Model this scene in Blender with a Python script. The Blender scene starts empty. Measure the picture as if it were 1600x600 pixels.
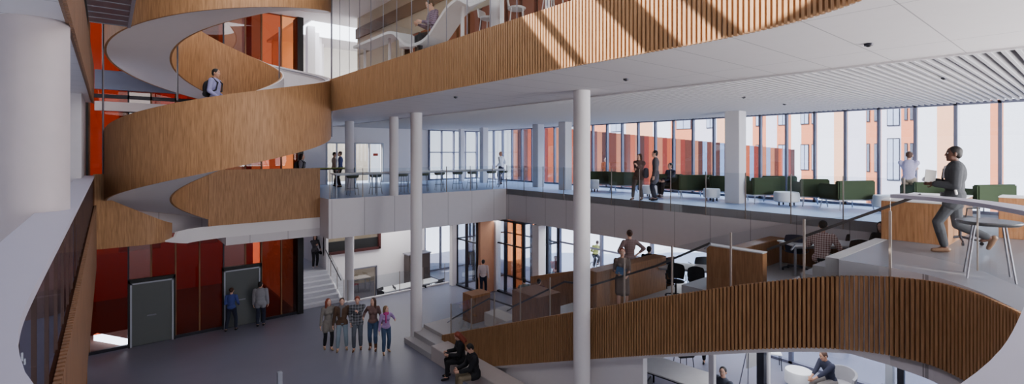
import bpy, bmesh, math, random
from mathutils import Vector, Matrix
random.seed(7)
C = bpy.context.scene.collection
PI = math.pi
EYE, Z2, Z3 = 6.4, 4.75, 8.7          # eye height, first upper floor, second upper floor
SOF2, SOF3, ROOF = 3.35, 7.75, 11.75  # soffits
YAW = math.radians(39.6)
FW = Vector((math.sin(YAW), math.cos(YAW), 0)); RT = Vector((math.cos(YAW), -math.sin(YAW), 0))
F = 765.0

def at(px, d, z=0.0):                 # plan point at distance d along the view axis
    p = FW*d + RT*((px-800)/F*d)
    return Vector((p.x, p.y, z))
def fl(px, py, z):                    # plan point on the level z
    return at(px, (EYE-z)*F/(py-238), z)

# ------------------------------------------------------------------ materials
def lin(c):
    return tuple(((x/255)/12.92 if x/255 <= .04045 else ((x/255+.055)/1.055)**2.4) for x in c)
MATS = {}
def newmat(name):
    m = bpy.data.materials.new(name); m.use_nodes = True
    nt = m.node_tree; b = nt.nodes['Principled BSDF']
    MATS[name] = m
    return m, nt, b
def plain(name, rgb, rough=.6, metal=0, noise=.06, scale=6, emit=0, spec=.4):
    m, nt, b = newmat(name)
    c = lin(rgb)
    b.inputs['Roughness'].default_value = rough; b.inputs['Metallic'].default_value = metal
    b.inputs['Specular IOR Level'].default_value = spec
    tc = nt.nodes.new('ShaderNodeTexCoord'); n = nt.nodes.new('ShaderNodeTexNoise')
    n.inputs['Scale'].default_value = scale; n.inputs['Detail'].default_value = 4
    nt.links.new(tc.outputs['Object'], n.inputs['Vector'])
    mx = nt.nodes.new('ShaderNodeMix'); mx.data_type = 'RGBA'
    mx.inputs[6].default_value = tuple(x*(1-noise) for x in c)+(1,)
    mx.inputs[7].default_value = tuple(min(1, x*(1+noise)) for x in c)+(1,)
    nt.links.new(n.outputs['Fac'], mx.inputs[0]); nt.links.new(mx.outputs[2], b.inputs['Base Color'])
    if emit:
        nt.links.new(mx.outputs[2], b.inputs['Emission Color']); b.inputs['Emission Strength'].default_value = emit
    return m
def wood(name, rgb, rgb2, axis='z', rough=.5, sc=1.0, joints=0):
    m, nt, b = newmat(name)
    b.inputs['Roughness'].default_value = rough; b.inputs['Specular IOR Level'].default_value = .3
    tc = nt.nodes.new('ShaderNodeTexCoord'); mp = nt.nodes.new('ShaderNodeMapping')
    s = [16*sc, 16*sc, 16*sc]; s['xyz'.index(axis)] = 1.1*sc
    mp.inputs['Scale'].default_value = s
    nt.links.new(tc.outputs['Object'], mp.inputs['Vector'])
    n = nt.nodes.new('ShaderNodeTexNoise'); n.inputs['Scale'].default_value = 2.2
    n.inputs['Detail'].default_value = 7; n.inputs['Distortion'].default_value = .5
    nt.links.new(mp.outputs[0], n.inputs['Vector'])
    r = nt.nodes.new('ShaderNodeValToRGB')
    r.color_ramp.elements[0].position = .32; r.color_ramp.elements[0].color = lin(rgb2)+(1,)
    r.color_ramp.elements[1].position = .66; r.color_ramp.elements[1].color = lin(rgb)+(1,)
    nt.links.new(n.outputs['Fac'], r.inputs[0])
    nt.links.new(r.outputs[0], b.inputs['Base Color'])
    return m
def glass(name, tint=(.93, .95, .96), refl=.10, rough=.0, graz=.28):
    m, nt, b = newmat(name); nt.nodes.remove(b)
    out = nt.nodes['Material Output']
    tr = nt.nodes.new('ShaderNodeBsdfTransparent'); tr.inputs[0].default_value = tint+(1,)
    gl = nt.nodes.new('ShaderNodeBsdfGlossy'); gl.inputs['Roughness'].default_value = rough
    lw = nt.nodes.new('ShaderNodeLayerWeight'); lw.inputs[0].default_value = .25
    ma = nt.nodes.new('ShaderNodeMath'); ma.operation = 'MULTIPLY_ADD'
    ma.inputs[1].default_value = graz; ma.inputs[2].default_value = refl*.35
    nt.links.new(lw.outputs['Fresnel'], ma.inputs[0])
    mx = nt.nodes.new('ShaderNodeMixShader')
    nt.links.new(ma.outputs[0], mx.inputs[0]); nt.links.new(tr.outputs[0], mx.inputs[1]); nt.links.new(gl.outputs[0], mx.inputs[2])
    nt.links.new(mx.outputs[0], out.inputs['Surface'])
    return m
def check(name, a, bcol, c=None, size=.05):      # woven tartan / gingham cloth
    m, nt, b = newmat(name); b.inputs['Roughness'].default_value = .9
    tc = nt.nodes.new('ShaderNodeTexCoord'); sp = nt.nodes.new('ShaderNodeSeparateXYZ')
    nt.links.new(tc.outputs['Object'], sp.inputs[0])
    def band(sock, off):
        ad = nt.nodes.new('ShaderNodeMath'); ad.operation = 'ADD'; ad.inputs[1].default_value = off+10
        mo = nt.nodes.new('ShaderNodeMath'); mo.operation = 'MODULO'; mo.inputs[1].default_value = size
        lt = nt.nodes.new('ShaderNodeMath'); lt.operation = 'LESS_THAN'; lt.inputs[1].default_value = size*.4
        nt.links.new(sock, ad.inputs[0]); nt.links.new(ad.outputs[0], mo.inputs[0]); nt.links.new(mo.outputs[0], lt.inputs[0])
        return lt.outputs[0]
    sm = nt.nodes.new('ShaderNodeMath'); sm.operation = 'ADD'
    nt.links.new(band(sp.outputs[0], 0), sm.inputs[0]); nt.links.new(band(sp.outputs[2], .01), sm.inputs[1])
    hv = nt.nodes.new('ShaderNodeMath'); hv.operation = 'MULTIPLY'; hv.inputs[1].default_value = .5
    nt.links.new(sm.outputs[0], hv.inputs[0])
    mx = nt.nodes.new('ShaderNodeMix'); mx.data_type = 'RGBA'
    mx.inputs[6].default_value = lin(a)+(1,); mx.inputs[7].default_value = lin(bcol)+(1,)
    nt.links.new(hv.outputs[0], mx.inputs[0]); nt.links.new(mx.outputs[2], b.inputs['Base Color'])
    return m
def jointed(name, rgb, du, dv, u0=0, v0=0, axis=(0, 1), w=.012, rough=.7, dark=.45):   # boards or panels with fine joints
    m = plain(name, rgb, rough, noise=.03); nt = m.node_tree; b = nt.nodes['Principled BSDF']
    src = b.inputs['Base Color'].links[0].from_socket
    tc = nt.nodes.new('ShaderNodeTexCoord'); sp = nt.nodes.new('ShaderNodeSeparateXYZ')
    nt.links.new(tc.outputs['Object'], sp.inputs[0])
    res = None
    for ax, d, o in ((axis[0], du, u0), (axis[1], dv, v0)):
        if not d: continue
        ad = nt.nodes.new('ShaderNodeMath'); ad.operation = 'ADD'; ad.inputs[1].default_value = 1000*d-o
        mo = nt.nodes.new('ShaderNodeMath'); mo.operation = 'MODULO'; mo.inputs[1].default_value = d
        lt = nt.nodes.new('ShaderNodeMath'); lt.operation = 'LESS_THAN'; lt.inputs[1].default_value = w
        nt.links.new(sp.outputs[ax], ad.inputs[0]); nt.links.new(ad.outputs[0], mo.inputs[0]); nt.links.new(mo.outputs[0], lt.inputs[0])
        if res is None: res = lt.outputs[0]
        else:
            mm = nt.nodes.new('ShaderNodeMath'); mm.operation = 'MAXIMUM'
            nt.links.new(res, mm.inputs[0]); nt.links.new(lt.outputs[0], mm.inputs[1]); res = mm.outputs[0]
    mx = nt.nodes.new('ShaderNodeMix'); mx.data_type = 'RGBA'
    nt.links.new(res, mx.inputs[0]); nt.links.new(src, mx.inputs[6])
    mx.inputs[7].default_value = tuple(x*dark for x in lin(rgb))+(1,)
    nt.links.new(mx.outputs[2], b.inputs['Base Color'])
    return m

WHITE = plain('white_paint', (222, 218, 220), .65, noise=.02)
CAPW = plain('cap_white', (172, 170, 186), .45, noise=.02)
SOFFIT = jointed('soffit_panels', (228, 222, 222), 2.3, .8, 7.84-6.9, .38, w=.012, dark=.5)
SLATW = plain('baffle_white', (184, 181, 184), .7, noise=.03)
PLENUM = plain('plenum_grey', (120, 118, 124), .9)
FASC = jointed('fascia_panels', (206, 201, 204), 1.2, 1.2, .1, .35, w=.02, dark=.5)
FLOORG = plain('ground_floor_resin', (118, 118, 133), .42, noise=.07, scale=1.2, spec=.35)
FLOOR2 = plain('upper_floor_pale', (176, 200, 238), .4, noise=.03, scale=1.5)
FLOORT = plain('terrace_floor', (172, 168, 168), .6, noise=.04, scale=3)
TREAD = plain('white_tread', (196, 196, 204), .6, noise=.03)
OAK = wood('oak_veneer', (174, 130, 90), (138, 100, 66))
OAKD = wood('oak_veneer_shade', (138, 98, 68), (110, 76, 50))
BATTEN = wood('oak_batten', (176, 134, 94), (146, 106, 71))
BATTEND = plain('batten_backing', (92, 52, 28), .8)
DESKW = wood('oak_desk', (172, 124, 86), (140, 98, 64))
METD = plain('dark_metal', (52, 52, 60), .4, .6)
METG = plain('grey_metal', (130, 130, 140), .35, .7)
MULL = plain('mullion_grey', (104, 106, 124), .45, .3)
MULLL = plain('mullion_light', (168, 172, 184), .5, .1)
BLACK = plain('black_powdercoat', (18, 18, 20), .5)
GLASS = glass('clear_glass')
GLAZ = glass('glazing', (.90, .93, .97), .12)
GREYG = glass('grey_glass', (.60, .64, .66), .25)
SMOKE = glass('smoke_glass', (.74, .72, .70), .18)
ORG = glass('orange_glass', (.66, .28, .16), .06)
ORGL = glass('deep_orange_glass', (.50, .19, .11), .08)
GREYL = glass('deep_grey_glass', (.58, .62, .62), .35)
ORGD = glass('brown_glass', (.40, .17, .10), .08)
ORGB = glass('bright_orange_glass', (.95, .52, .28), .06)
ORW = plain('orange_panel', (196, 114, 76), .6)
ORWL = plain('light_orange_panel', (208, 152, 118), .6)
REDW = plain('red_panel', (176, 58, 30), .6)
DRED = plain('dark_red_frame', (58, 22, 22), .5)
WINB = plain('window_blue', (150, 160, 186), .2, noise=.1)
GREEN = plain('dark_green_fabric', (56, 70, 48), .9)
UPW = plain('white_upholstery', (236, 236, 240), .8)
TABW = plain('white_tabletop', (224, 222, 222), .4)
CHB = plain('black_plastic', (30, 30, 34), .5)
CHN = plain('navy_fabric', (48, 56, 78), .8)
LIME = plain('lime_laminate', (150, 160, 60), .5)
STOOLS = plain('olive_seat', (86, 92, 74), .6)
PAVE = plain('pale_paving', (206, 210, 220), .8, noise=.03, scale=.6)
YARD = plain('brown_yard', (96, 58, 44), .8)
BEIGE = plain('beige_wall', (190, 180, 160), .7)
GREYW = plain('grey_wall', (120, 120, 120), .7)
GLOWW = plain('glowing_white', (236, 242, 255), .5, emit=6, noise=0)

# ------------------------------------------------------------------ objects
def link(name, me, parent=None):
    o = bpy.data.objects.new(name, me); C.objects.link(o)
    if parent: o.parent = parent
    return o
def tag(o, label=None, cat=None, group=None, kind=None):
    if label: o['label'] = label
    if cat: o['category'] = cat
    if group: o['group'] = group
    if kind: o['kind'] = kind
    return o
def thing(name, label, cat, loc=(0, 0, 0), rz=0, group=None):
    o = bpy.data.objects.new(name, None); C.objects.link(o)
    o.location = loc; o.rotation_euler = (0, 0, rz); o.empty_display_size = .2
    return tag(o, label, cat, group)
def dup(root, loc, rz, label=None, group=None):
    r = root.copy(); C.objects.link(r); r.location = loc; r.rotation_euler = (0, 0, rz)
    if label: r['label'] = label
    if group: r['group'] = group
    for ch in list(root.children):
        c = ch.copy(); C.objects.link(c); c.parent = r
        for g in list(ch.children):
            d = g.copy(); C.objects.link(d); d.parent = c
    return r

class MB:
    def __init__(s): s.bm = bmesh.new()
    def face(s, vs, mi=0):
        try:
            f = s.bm.faces.new(vs); f.material_index = mi
        except ValueError: pass
    def box(s, x0, x1, y0, y1, z0, z1, mi=0):
        v = [s.bm.verts.new(p) for p in ((x0,y0,z0),(x1,y0,z0),(x1,y1,z0),(x0,y1,z0),(x0,y0,z1),(x1,y0,z1),(x1,y1,z1),(x0,y1,z1))]
        for q in ((3,2,1,0),(4,5,6,7),(0,1,5,4),(1,2,6,5),(2,3,7,6),(3,0,4,7)): s.face([v[i] for i in q], mi)
        return s
    def prism(s, pts, z0, z1, mi=0, top=None):
        a = [s.bm.verts.new((p[0], p[1], z0)) for p in pts]; b = [s.bm.verts.new((p[0], p[1], z1)) for p in pts]
        s.face(a[::-1], mi); s.face(b, mi if top is None else top)
        n = len(pts)
        for i in range(n): s.face([a[i], a[(i+1) % n], b[(i+1) % n], b[i]], mi)
        return s
    def side(s, prof, x0, x1, mi=0):     # profile in (y,z) swept along x
        a = [s.bm.verts.new((x0, p[0], p[1])) for p in prof]; b = [s.bm.verts.new((x1, p[0], p[1])) for p in prof]
        s.face(a, mi); s.face(b[::-1], mi); n = len(prof)
        for i in range(n): s.face([a[(i+1) % n], a[i], b[i], b[(i+1) % n]], mi)
        return s
    def bar(s, p, q, w, h=None, mi=0, up=(0, 0, 1)):   # rectangular bar
        p = Vector(p); q = Vector(q); d = (q-p).normalized(); h = h or w
        u = Vector(up)
        if abs(d.dot(u)) > .98: u = Vector((0, 1, 0))
        r = d.cross(u).normalized(); u = r.cross(d)
        o = [(-w/2, -h/2), (w/2, -h/2), (w/2, h/2), (-w/2, h/2)]
        a = [s.bm.verts.new(p+r*i+u*j) for i, j in o]; b = [s.bm.verts.new(q+r*i+u*j) for i, j in o]
        s.face(a[::-1], mi); s.face(b, mi)
        for i in range(4): s.face([a[i], a[(i+1) % 4], b[(i+1) % 4], b[i]], mi)
        return s
    def tube(s, pts, r, n=8, mi=0, closed=False, radii=None):
        pts = [Vector(p) for p in pts]; rings = []; m = len(pts)
        for i, p in enumerate(pts):
            if closed: d = pts[(i+1) % m]-pts[i-1]
            else: d = pts[min(i+1, m-1)]-pts[max(i-1, 0)]
            d = d.normalized() if d.length > 1e-6 else Vector((0, 0, 1))
            ref = Vector((0, 0, 1)) if abs(d.z) < .9 else Vector((1, 0, 0))
            a = d.cross(ref).normalized(); b = d.cross(a)
            rr = radii[i] if radii else r
            rings.append([s.bm.verts.new(p+(a*math.cos(2*PI*k/n)+b*math.sin(2*PI*k/n))*rr) for k in range(n)])
        for i in range(m if closed else m-1):
            A, B = rings[i], rings[(i+1) % m]
            for k in range(n): s.face([A[k], A[(k+1) % n], B[(k+1) % n], B[k]], mi)
        if not closed: s.face(rings[0][::-1], mi); s.face(rings[-1], mi)
        return s
    def lathe(s, prof, n=24, c=(0, 0, 0), mi=0, sx=1, sy=1):
        rings = [[s.bm.verts.new((c[0]+r*math.cos(2*PI*k/n)*sx, c[1]+r*math.sin(2*PI*k/n)*sy, c[2]+z)) for k in range(n)] for r, z in prof]
        for A, B in zip(rings, rings[1:]):
            for k in range(n): s.face([A[k], A[(k+1) % n], B[(k+1) % n], B[k]], mi)
        s.face(rings[0][::-1], mi); s.face(rings[-1], mi)
        return s
    def ell(s, c, r, mi=0, n=12, rot=None):
        M = Matrix.Translation(Vector(c)) @ (rot.to_4x4() if rot else Matrix.Identity(4)) @ Matrix.Diagonal((*r, 1))
        res = bmesh.ops.create_uvsphere(s.bm, u_segments=n, v_segments=max(6, n*2//3), radius=1, matrix=M)
        for v in res['verts']:
            for f in v.link_faces: f.material_index = mi
        return s
    def cap(s, a, ra, b, rb, n=10, mi=0):  # tapered capsule
        a = Vector(a); b = Vector(b); d = b-a
        if d.length < 1e-5: return s.ell(a, (ra,)*3, mi, n)
        d.normalize(); pts = []; rad = []
        for t in (-80, -50, -20, 0): pts.append(a+d*ra*math.sin(math.radians(t))); rad.append(ra*math.cos(math.radians(t)))
        for t in (0, 20, 50, 80): pts.append(b+d*rb*math.sin(math.radians(t))); rad.append(rb*math.cos(math.radians(t)))
        ref = Vector((0, 0, 1)) if abs(d.z) < .9 else Vector((1, 0, 0))
        u = d.cross(ref).normalized(); w = d.cross(u)
        rings = [[s.bm.verts.new(p+(u*math.cos(2*PI*k/n)+w*math.sin(2*PI*k/n))*r) for k in range(n)] for p, r in zip(pts, rad)]
        for A, B in zip(rings, rings[1:]):
            for k in range(n): s.face([A[k], A[(k+1) % n], B[(k+1) % n], B[k]], mi)
        s.face(rings[0][::-1], mi); s.face(rings[-1], mi)
        return s
    def wall(s, path, z0, z1, th, mi=0, closed=False, mitop=None):   # upright strip following a plan path, th to its right
        L, R = [], []; n = len(path)
        for i, p in enumerate(path):
            a = Vector(path[max(i-1, 0)][:2]); b = Vector(path[min(i+1, n-1)][:2]); d = (b-a).normalized()
            r = Vector((d.y, -d.x))*th
            zz0 = z0(i/(n-1), p) if callable(z0) else z0; zz1 = z1(i/(n-1), p) if callable(z1) else z1
            L.append((s.bm.verts.new((p[0], p[1], zz0)), s.bm.verts.new((p[0], p[1], zz1))))
            R.append((s.bm.verts.new((p[0]+r.x, p[1]+r.y, zz0)), s.bm.verts.new((p[0]+r.x, p[1]+r.y, zz1))))
        for i in range(n-1):
            s.face([L[i][0], L[i+1][0], L[i+1][1], L[i][1]], mi); s.face([R[i+1][0], R[i][0], R[i][1], R[i+1][1]], mi)
            s.face([L[i][1], L[i+1][1], R[i+1][1], R[i][1]], mi if mitop is None else mitop); s.face([R[i][0], R[i+1][0], L[i+1][0], L[i][0]], mi)
        s.face([L[0][1], R[0][1], R[0][0], L[0][0]], mi); s.face([L[-1][0], R[-1][0], R[-1][1], L[-1][1]], mi)
        return s
    def mesh(s, mats, smooth=False, bevel=0):
        bmesh.ops.recalc_face_normals(s.bm, faces=s.bm.faces[:])
        if bevel: bmesh.ops.bevel(s.bm, geom=[e for e in s.bm.edges if len(e.link_faces) == 2 and e.calc_face_angle(0) > .6], offset=bevel, segments=2, affect='EDGES', clamp_overlap=True)
        me = bpy.data.meshes.new('m'); s.bm.to_mesh(me); s.bm.free()
        for m in (mats if isinstance(mats, (list, tuple)) else [mats]): me.materials.append(m)
        if smooth: me.polygons.foreach_set('use_smooth', [True]*len(me.polygons))
        return me
    def build(s, name, mats, parent=None, smooth=False, bevel=0, **t):
        o = link(name, s.mesh(mats, smooth, bevel), parent)
        if smooth == 'auto': pass
        return tag(o, **t) if t else o
def struct(o): o['kind'] = 'structure'; return o
def autosmooth(o, ang=35):
    me = o.data; me.polygons.foreach_set('use_smooth', [True]*len(me.polygons))
    bm = bmesh.new(); bm.from_mesh(me)
    for e in bm.edges:
        if len(e.link_faces) == 2 and e.calc_face_angle(0) > math.radians(ang): e.smooth = False
    bm.to_mesh(me); bm.free(); return o
def spline(pts, step=.12):
    P = [Vector(p) for p in pts]; P = [P[0]*2-P[1]]+P+[P[-1]*2-P[-2]]; out = []
    for i in range(1, len(P)-2):
        n = max(1, int((P[i+1]-P[i]).length/step))
        for k in range(n):
            t = k/n
            out.append(.5*((2*P[i])+(P[i+1]-P[i-1])*t+(2*P[i-1]-5*P[i]+4*P[i+1]-P[i+2])*t*t+(3*P[i]-P[i-1]-3*P[i+1]+P[i+2])*t**3))
    out.append(P[-2]); return out
def resample(path, step):
    out = []; acc = 0; nxt = 0
    for a, b in zip(path, path[1:]):
        d = (b-a).length
        while nxt <= acc+d:
            t = (nxt-acc)/d if d else 0; p = a+(b-a)*t; out.append((p, (b-a).normalized())); nxt += step
        acc += d
    return out
def battens(mb, path, z0, z1, step=.07, w=.042, dep=.035, mi=0):
    for p, d in resample(path, step):
        nrm = Vector((-d.y, d.x))
        a = z0(p) if callable(z0) else z0; b = z1(p) if callable(z1) else z1
        q = [p-d*w/2, p+d*w/2, p+d*w/2+nrm*dep, p-d*w/2+nrm*dep]
        mb.prism([(v.x, v.y) for v in q], a, b, mi)

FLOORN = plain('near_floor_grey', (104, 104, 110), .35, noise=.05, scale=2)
POSTM = plain('post_bronze', (150, 138, 130), .5)
DOORG = plain('door_glass_grey', (92, 96, 96), .15, noise=.05)
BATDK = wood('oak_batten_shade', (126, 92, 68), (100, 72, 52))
CLEARG = glass('screen_glass', (.95, .96, .96), .05, graz=.07)
RAILM = plain('rail_grey', (84, 80, 80), .4, .3)
PARG = glass('parapet_glass', (.62, .56, .56), .04, graz=.08)
# ================================================================== SHELL
V2 = Vector
LEFTE = [(-.25, 16.8), (-.25, 12), (-.25, 8), (-.25, 5), (-.25, 3.2), (-.24, 2.5), (-.2, 2.05), (-.14, 1.74), (-.06, 1.55), (.15, 1.15), (.45, .8), (.8, .53), (1.15, .37), (1.5, .27), (2.1, .2), (3, .2)]
NEARE = [(3, .2), (4, .2), (5.4, .2), (6.3, .25), (7.0, .42), (7.6, .72), (8.04, 1.0), (8.47, 1.44), (8.64, 1.95)]
RAMPE = [(8.64, 1.95), (8.68, 2.6), (8.55, 3.4), (8.40, 4.4), (8.36, 5.4), (8.36, 8), (8.36, 11), (8.36, 13.6)]
left_path = spline(LEFTE); near_path = spline(NEARE); ramp_path = spline(RAMPE)
CX, CY, RO, RI = 2.84, 16.86, 2.9, 1.42
arcin = [(CX+RI*math.cos(a), CY+RI*math.sin(a)) for a in [math.radians(t) for t in range(180, 89, -10)]]
xy = lambda L: [(p[0], p[1]) for p in L]

mb = MB()
mb.box(-8, 18.2, -4, 20.5, -.3, 0)
mb.box(-8, 7.8, 20.5, 27, -.3, -.001); mb.box(12.9, 18.2, 20.5, 27, -.3, 0)
mb.box(7.8, 12.9, 20.5, 27, -1.05, -.75)
struct(mb.build('floor', FLOORG))
mb = MB()
mb.prism([(-8, -4), (3, -4), (3, .2)]+xy(left_path)[::-1][1:]+[(-.25, 19.75), (2.95, 19.75), (2.95, 18.3), (3, 18.3), (3, 20.3), (-8, 20.3)], 3.72, Z2, 0, 1)
struct(mb.build('floor', [FASC, FLOOR2]))
mb = MB()
mb.prism([(18.2, 2.6), (18.2, 25.6), (6.1, 25.6), (6.1, 20.3), (3, 20.3), (3, 18.3), (6, 18.3), (6, 17.35), (14, 17.35), (14, 2.6)], SOF2, Z2, 0, 1)
struct(mb.build('floor', [FASC, FLOOR2]))
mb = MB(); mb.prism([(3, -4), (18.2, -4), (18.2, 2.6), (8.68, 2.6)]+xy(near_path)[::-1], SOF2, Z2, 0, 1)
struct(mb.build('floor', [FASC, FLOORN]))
# storey above: white panelled soffit, open over the atrium
L3R = spline([(5.55, 20.3), (5.55, 14), (5.55, 8), (5.55, 4), (5.55, 3.0), (5.45, 2.2), (5.2, 1.55), (4.8, 1.05), (4.2, .7), (3.4, .45), (2.2, .3)])
L3L = spline([(2.2, .3), (1.5, .35), (.8, .6), (.3, 1.1), (-.1, 1.8), (-.28, 2.8), (-.3, 4), (-.3, 8), (-.3, 12), (-.3, 17.5)])
mb = MB()
mb.prism([(2.2, -4), (9, -4), (9, 20.3), (5.55, 20.3)]+xy(L3R)[1:], SOF3, Z3, 0)
mb.box(5.7, 9, 20.3, 25.6, SOF3, Z3)
mb.box(9, 18.2, -4, 25.6, SOF3+.25, Z3)
struct(mb.build('ceiling', [SOFFIT]))
mb = MB(); mb.prism([(2.2, -4), (2.2, .3)]+xy(L3L)[1:]+[(-8, 17.5), (-8, -4)], SOF3, Z3, 0)
struct(mb.build('ceiling', [SOFFIT]))
mb = MB(); v = -3.9
while v < 25.4:
    mb.box(9.0, 17.9, v, v+.045, SOF3-.02, SOF3+.2); v += .135
struct(mb.build('ceiling', SLATW))
mb = MB(); mb.box(9.02, 18, -3.9, 25.5, SOF3+.22, SOF3+.249); struct(mb.build('ceiling', PLENUM))
mb = MB(); mb.box(8.96, 9.0, -3.9, 25.5, SOF3-.03, SOF3+.24); struct(mb.build('trim_1', WHITE))
# roof with a long slot rooflight over the void
mb = MB()
sx0, sx1, sy0, sy1 = .7, 2.2, 1.0, 9.40
mb.box(-8, sx0, -4, 20.6, ROOF, ROOF+.12); mb.box(sx1, 18.2, -4, 20.6, ROOF, ROOF+.12)
mb.box(sx0, sx1, -4, sy0, ROOF, ROOF+.12); mb.box(sx0, sx1, sy1, 20.6, ROOF, ROOF+.12)
mb.box(6.0, 18.2, 20.6, 26, ROOF, ROOF+.12)
for y, w in ((8.95, .05), (6.6, .08)): mb.box(sx0, sx1, y-w, y+w, ROOF, ROOF+.12)
mb.box(sx0, sx1, 7.3, 7.75, ROOF, ROOF+.12)
struct(mb.build('ceiling', WHITE))
# outer walls
struct(MB().box(-8.2, -8, -4, 20.5, 0, ROOF).build('wall_left', GREYW))
struct(MB().box(-8.2, 18.4, -4.2, -4, 0, ROOF).build('wall_near', WHITE))
struct(MB().box(18.2, 18.4, -4, 25.6, SOF3+.3, ROOF).build('wall_right', WHITE))
# left side rooms seen past the big column
mb = MB(); mb.box(-8, -1.2, 17.5, 17.7, 0, SOF3); mb.box(-1.2, -.45, 14.9, 17.7, Z2, SOF3, 0)
mb.box(-1.9, -.45, 19.9, 20.3, 0, 3.7)
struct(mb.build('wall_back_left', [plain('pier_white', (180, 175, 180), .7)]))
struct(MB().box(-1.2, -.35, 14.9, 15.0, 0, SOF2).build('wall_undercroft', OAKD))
struct(MB().box(-7.9, -1.25, 17.4, 17.5, Z2, SOF3).build('wall_meeting_room', GREYW))
# white back walls of the hall, both storeys
mb = MB()
# lower wall v=23 with bay window and meeting-room opening
mb.box(7.8, 10.4, 23, 23.2, .75, 1.7); mb.box(7.8, 9.1, 23, 23.2, -.75, .75); mb.box(10.3, 13.0, 23, 23.2, -.75, .75); mb.box(10.4, 13.0, 23, 23.2, .75, SOF2)
mb.box(7.7, 7.8, 22.6, 27, 0, SOF2, 0); mb.box(5.9, 6.1, 20.9, 27, 0, SOF2)
mb.box(6, 7.8, 26.5, 26.7, 0, SOF2)
struct(mb.build('wall_hall_back', WHITE))
mb = MB()
for a, b, z0, z1 in ((6.1, 8.7, Z2, SOF3), (9.7, 10.2, Z2, SOF3), (11.7, 14.6, Z2, SOF3), (8.7, 9.7, 6.85, SOF3), (10.2, 11.7, 6.85, SOF3)):
    mb.box(a, b, 25.4, 25.6, z0, z1)
mb.box(6.0, 6.15, 20.5, 25.5, Z2, SOF3)
struct(mb.build('wall_upper_back', WHITE))
mb = MB(); mb.box(8.4, 12, 27.6, 27.7, Z2, 7.2); struct(mb.build('wall_office', BEIGE))
mb = MB(); mb.box(7.6, 13, 25.9, 26, -.75, SOF2); struct(mb.build('wall_meeting', BEIGE))
struct(MB().box(7.6, 13, 25.62, 28, -.9, -.751).build('floor', FLOORT)); 

# projecting dark red bay window in the lower wall
w = link('window_1', MB().box(7.72, 10.45, 22.86, 23.04, 1.62, 1.74).box(7.72, 10.45, 22.86, 23.04, 3.2, 3.34).box(10.36, 10.48, 22.86, 23.04, 1.62, 3.34).box(7.7, 7.82, 22.86, 23.04, 1.62, 3.34).mesh(DRED)); struct(w)
MB().box(7.82, 10.36, 23.0, 23.02, 1.74, 3.2).build('glass_pane', SMOKE, w)
MB().box(7.82, 10.36, 22.98, 23.1, 1.74, 2.2).build('sill_panel', BLACK, w)
w = struct(link('window_2', MB().box(9.08, 9.14, 22.95, 23.1, -.75, .78).box(10.26, 10.32, 22.95, 23.1, -.75, .78).box(9.08, 10.32, 22.95, 23.1, .74, .8).mesh(METG)))
MB().box(9.14, 10.26, 23.0, 23.02, -.75, .74).build('glass_pane', SMOKE, w)
for i, (a, b) in enumerate(((8.7, 9.7), (10.2, 11.7))):
    d = struct(link('door_%d' % (i+1), MB().box(a-.06, a, 25.32, 25.5, Z2, 6.9).box(b, b+.06, 25.32, 25.5, Z2, 6.9).box(a, b, 25.32, 25.5, 6.85, 6.91).box((a+b)/2-.03, (a+b)/2+.03, 25.36, 25.46, Z2, 6.85).mesh(MULLL)))
    MB().box(a, b, 25.4, 25.42, Z2, 6.85).build('glass_pane', GLAZ, d)
# small red notice plate by the doors
MB().box(11.15, 11.42, 25.3, 25.33, 6.2, 6.34).build('wall_sign', REDW, label='small red sign plate on the far upper doors', cat='sign')

# ------------------------------------------------------------------ glazed walls
def glazing(n, p, q, z0, z1, step, transoms=(), mull=MULL, pane=GLAZ, w=.07, dep=.14, panes=None):
    p = Vector(p); q = Vector(q); L = (q-p).length; d = (q-p)/L; nr = Vector((-d.y, d.x))
    k = max(1, round(L/step)); st = L/k
    m = MB()
    m.bar((*(p), z0+.04), (*(q), z0+.04), dep, .08); m.bar((*(p), z1-.04), (*(q), z1-.04), dep, .08)
    for t in transoms: m.bar((*p, t), (*q, t), .08, .06)
    w_ = struct(m.build('window_%d' % n, mull))
    for i in range(k+1):
        a = p+d*st*i
        MB().bar((*a, z0), (*a, z1), w, dep, up=(nr.x, nr.y, 0)).build('mullion', mull, w_)
    for i in range(k):
        a = p+d*(st*i); b = p+d*(st*(i+1))
        MB().bar((*a, (z0+z1)/2), (*b, (z0+z1)/2), .012, z1-z0-.1).build('glass_pane', panes[i % len(panes)] if panes else pane, w_)
    return w_
glazing(3, (18, 1.73-.87*6), (18, 1.73+.87*27), Z2, SOF3+.02, .87)
glazing(4, (14.6, 25.3), (18, 25.3), Z2, SOF3, .85, (6.4,))
glazing(5, (16, -3.8), (16, 15.9), 0, SOF2, 2.45, (2.3,), w=.1)
glazing(6, (13.05, 23.1), (16, 23.1), 0, SOF2, 1.0, mull=MULL)
glazing(7, (16, 19.8), (16, 23.1), 0, SOF2, 1.1)
# entrance lobby
glazing(8, (13.0, 18.2), (13.0, 19.9), 0, SOF2, .85, (2.25,), mull=METD, pane=GLAZ)
glazing(9, (13.0, 19.9), (16.0, 19.9), 0, SOF2, 1.0, (2.25,), mull=METD)
glazing(10, (13.9, 16.0), (16.0, 16.0), 0, SOF2, .7, (2.25,), mull=METD)
glazing(11, (13.9, 16.0), (13.9, 17.9), 0, SOF2, .65, (2.25,), mull=METD, panes=[ORGB, GLAZ, GLAZ])
# outer lobby skin and the orange cheek
glazing(12, (16, 15.9), (16, 19.8), 0, SOF2, .65, (2.25,), mull=METD, panes=[GLAZ, GLAZ, ORGB])
for y0, y1, m_ in ((17.95, 18.12, WHITE),):
    struct(MB().box(13.0, 13.9, y0, y1, 0, SOF2).build('wall_lobby', ORWL))

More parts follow.
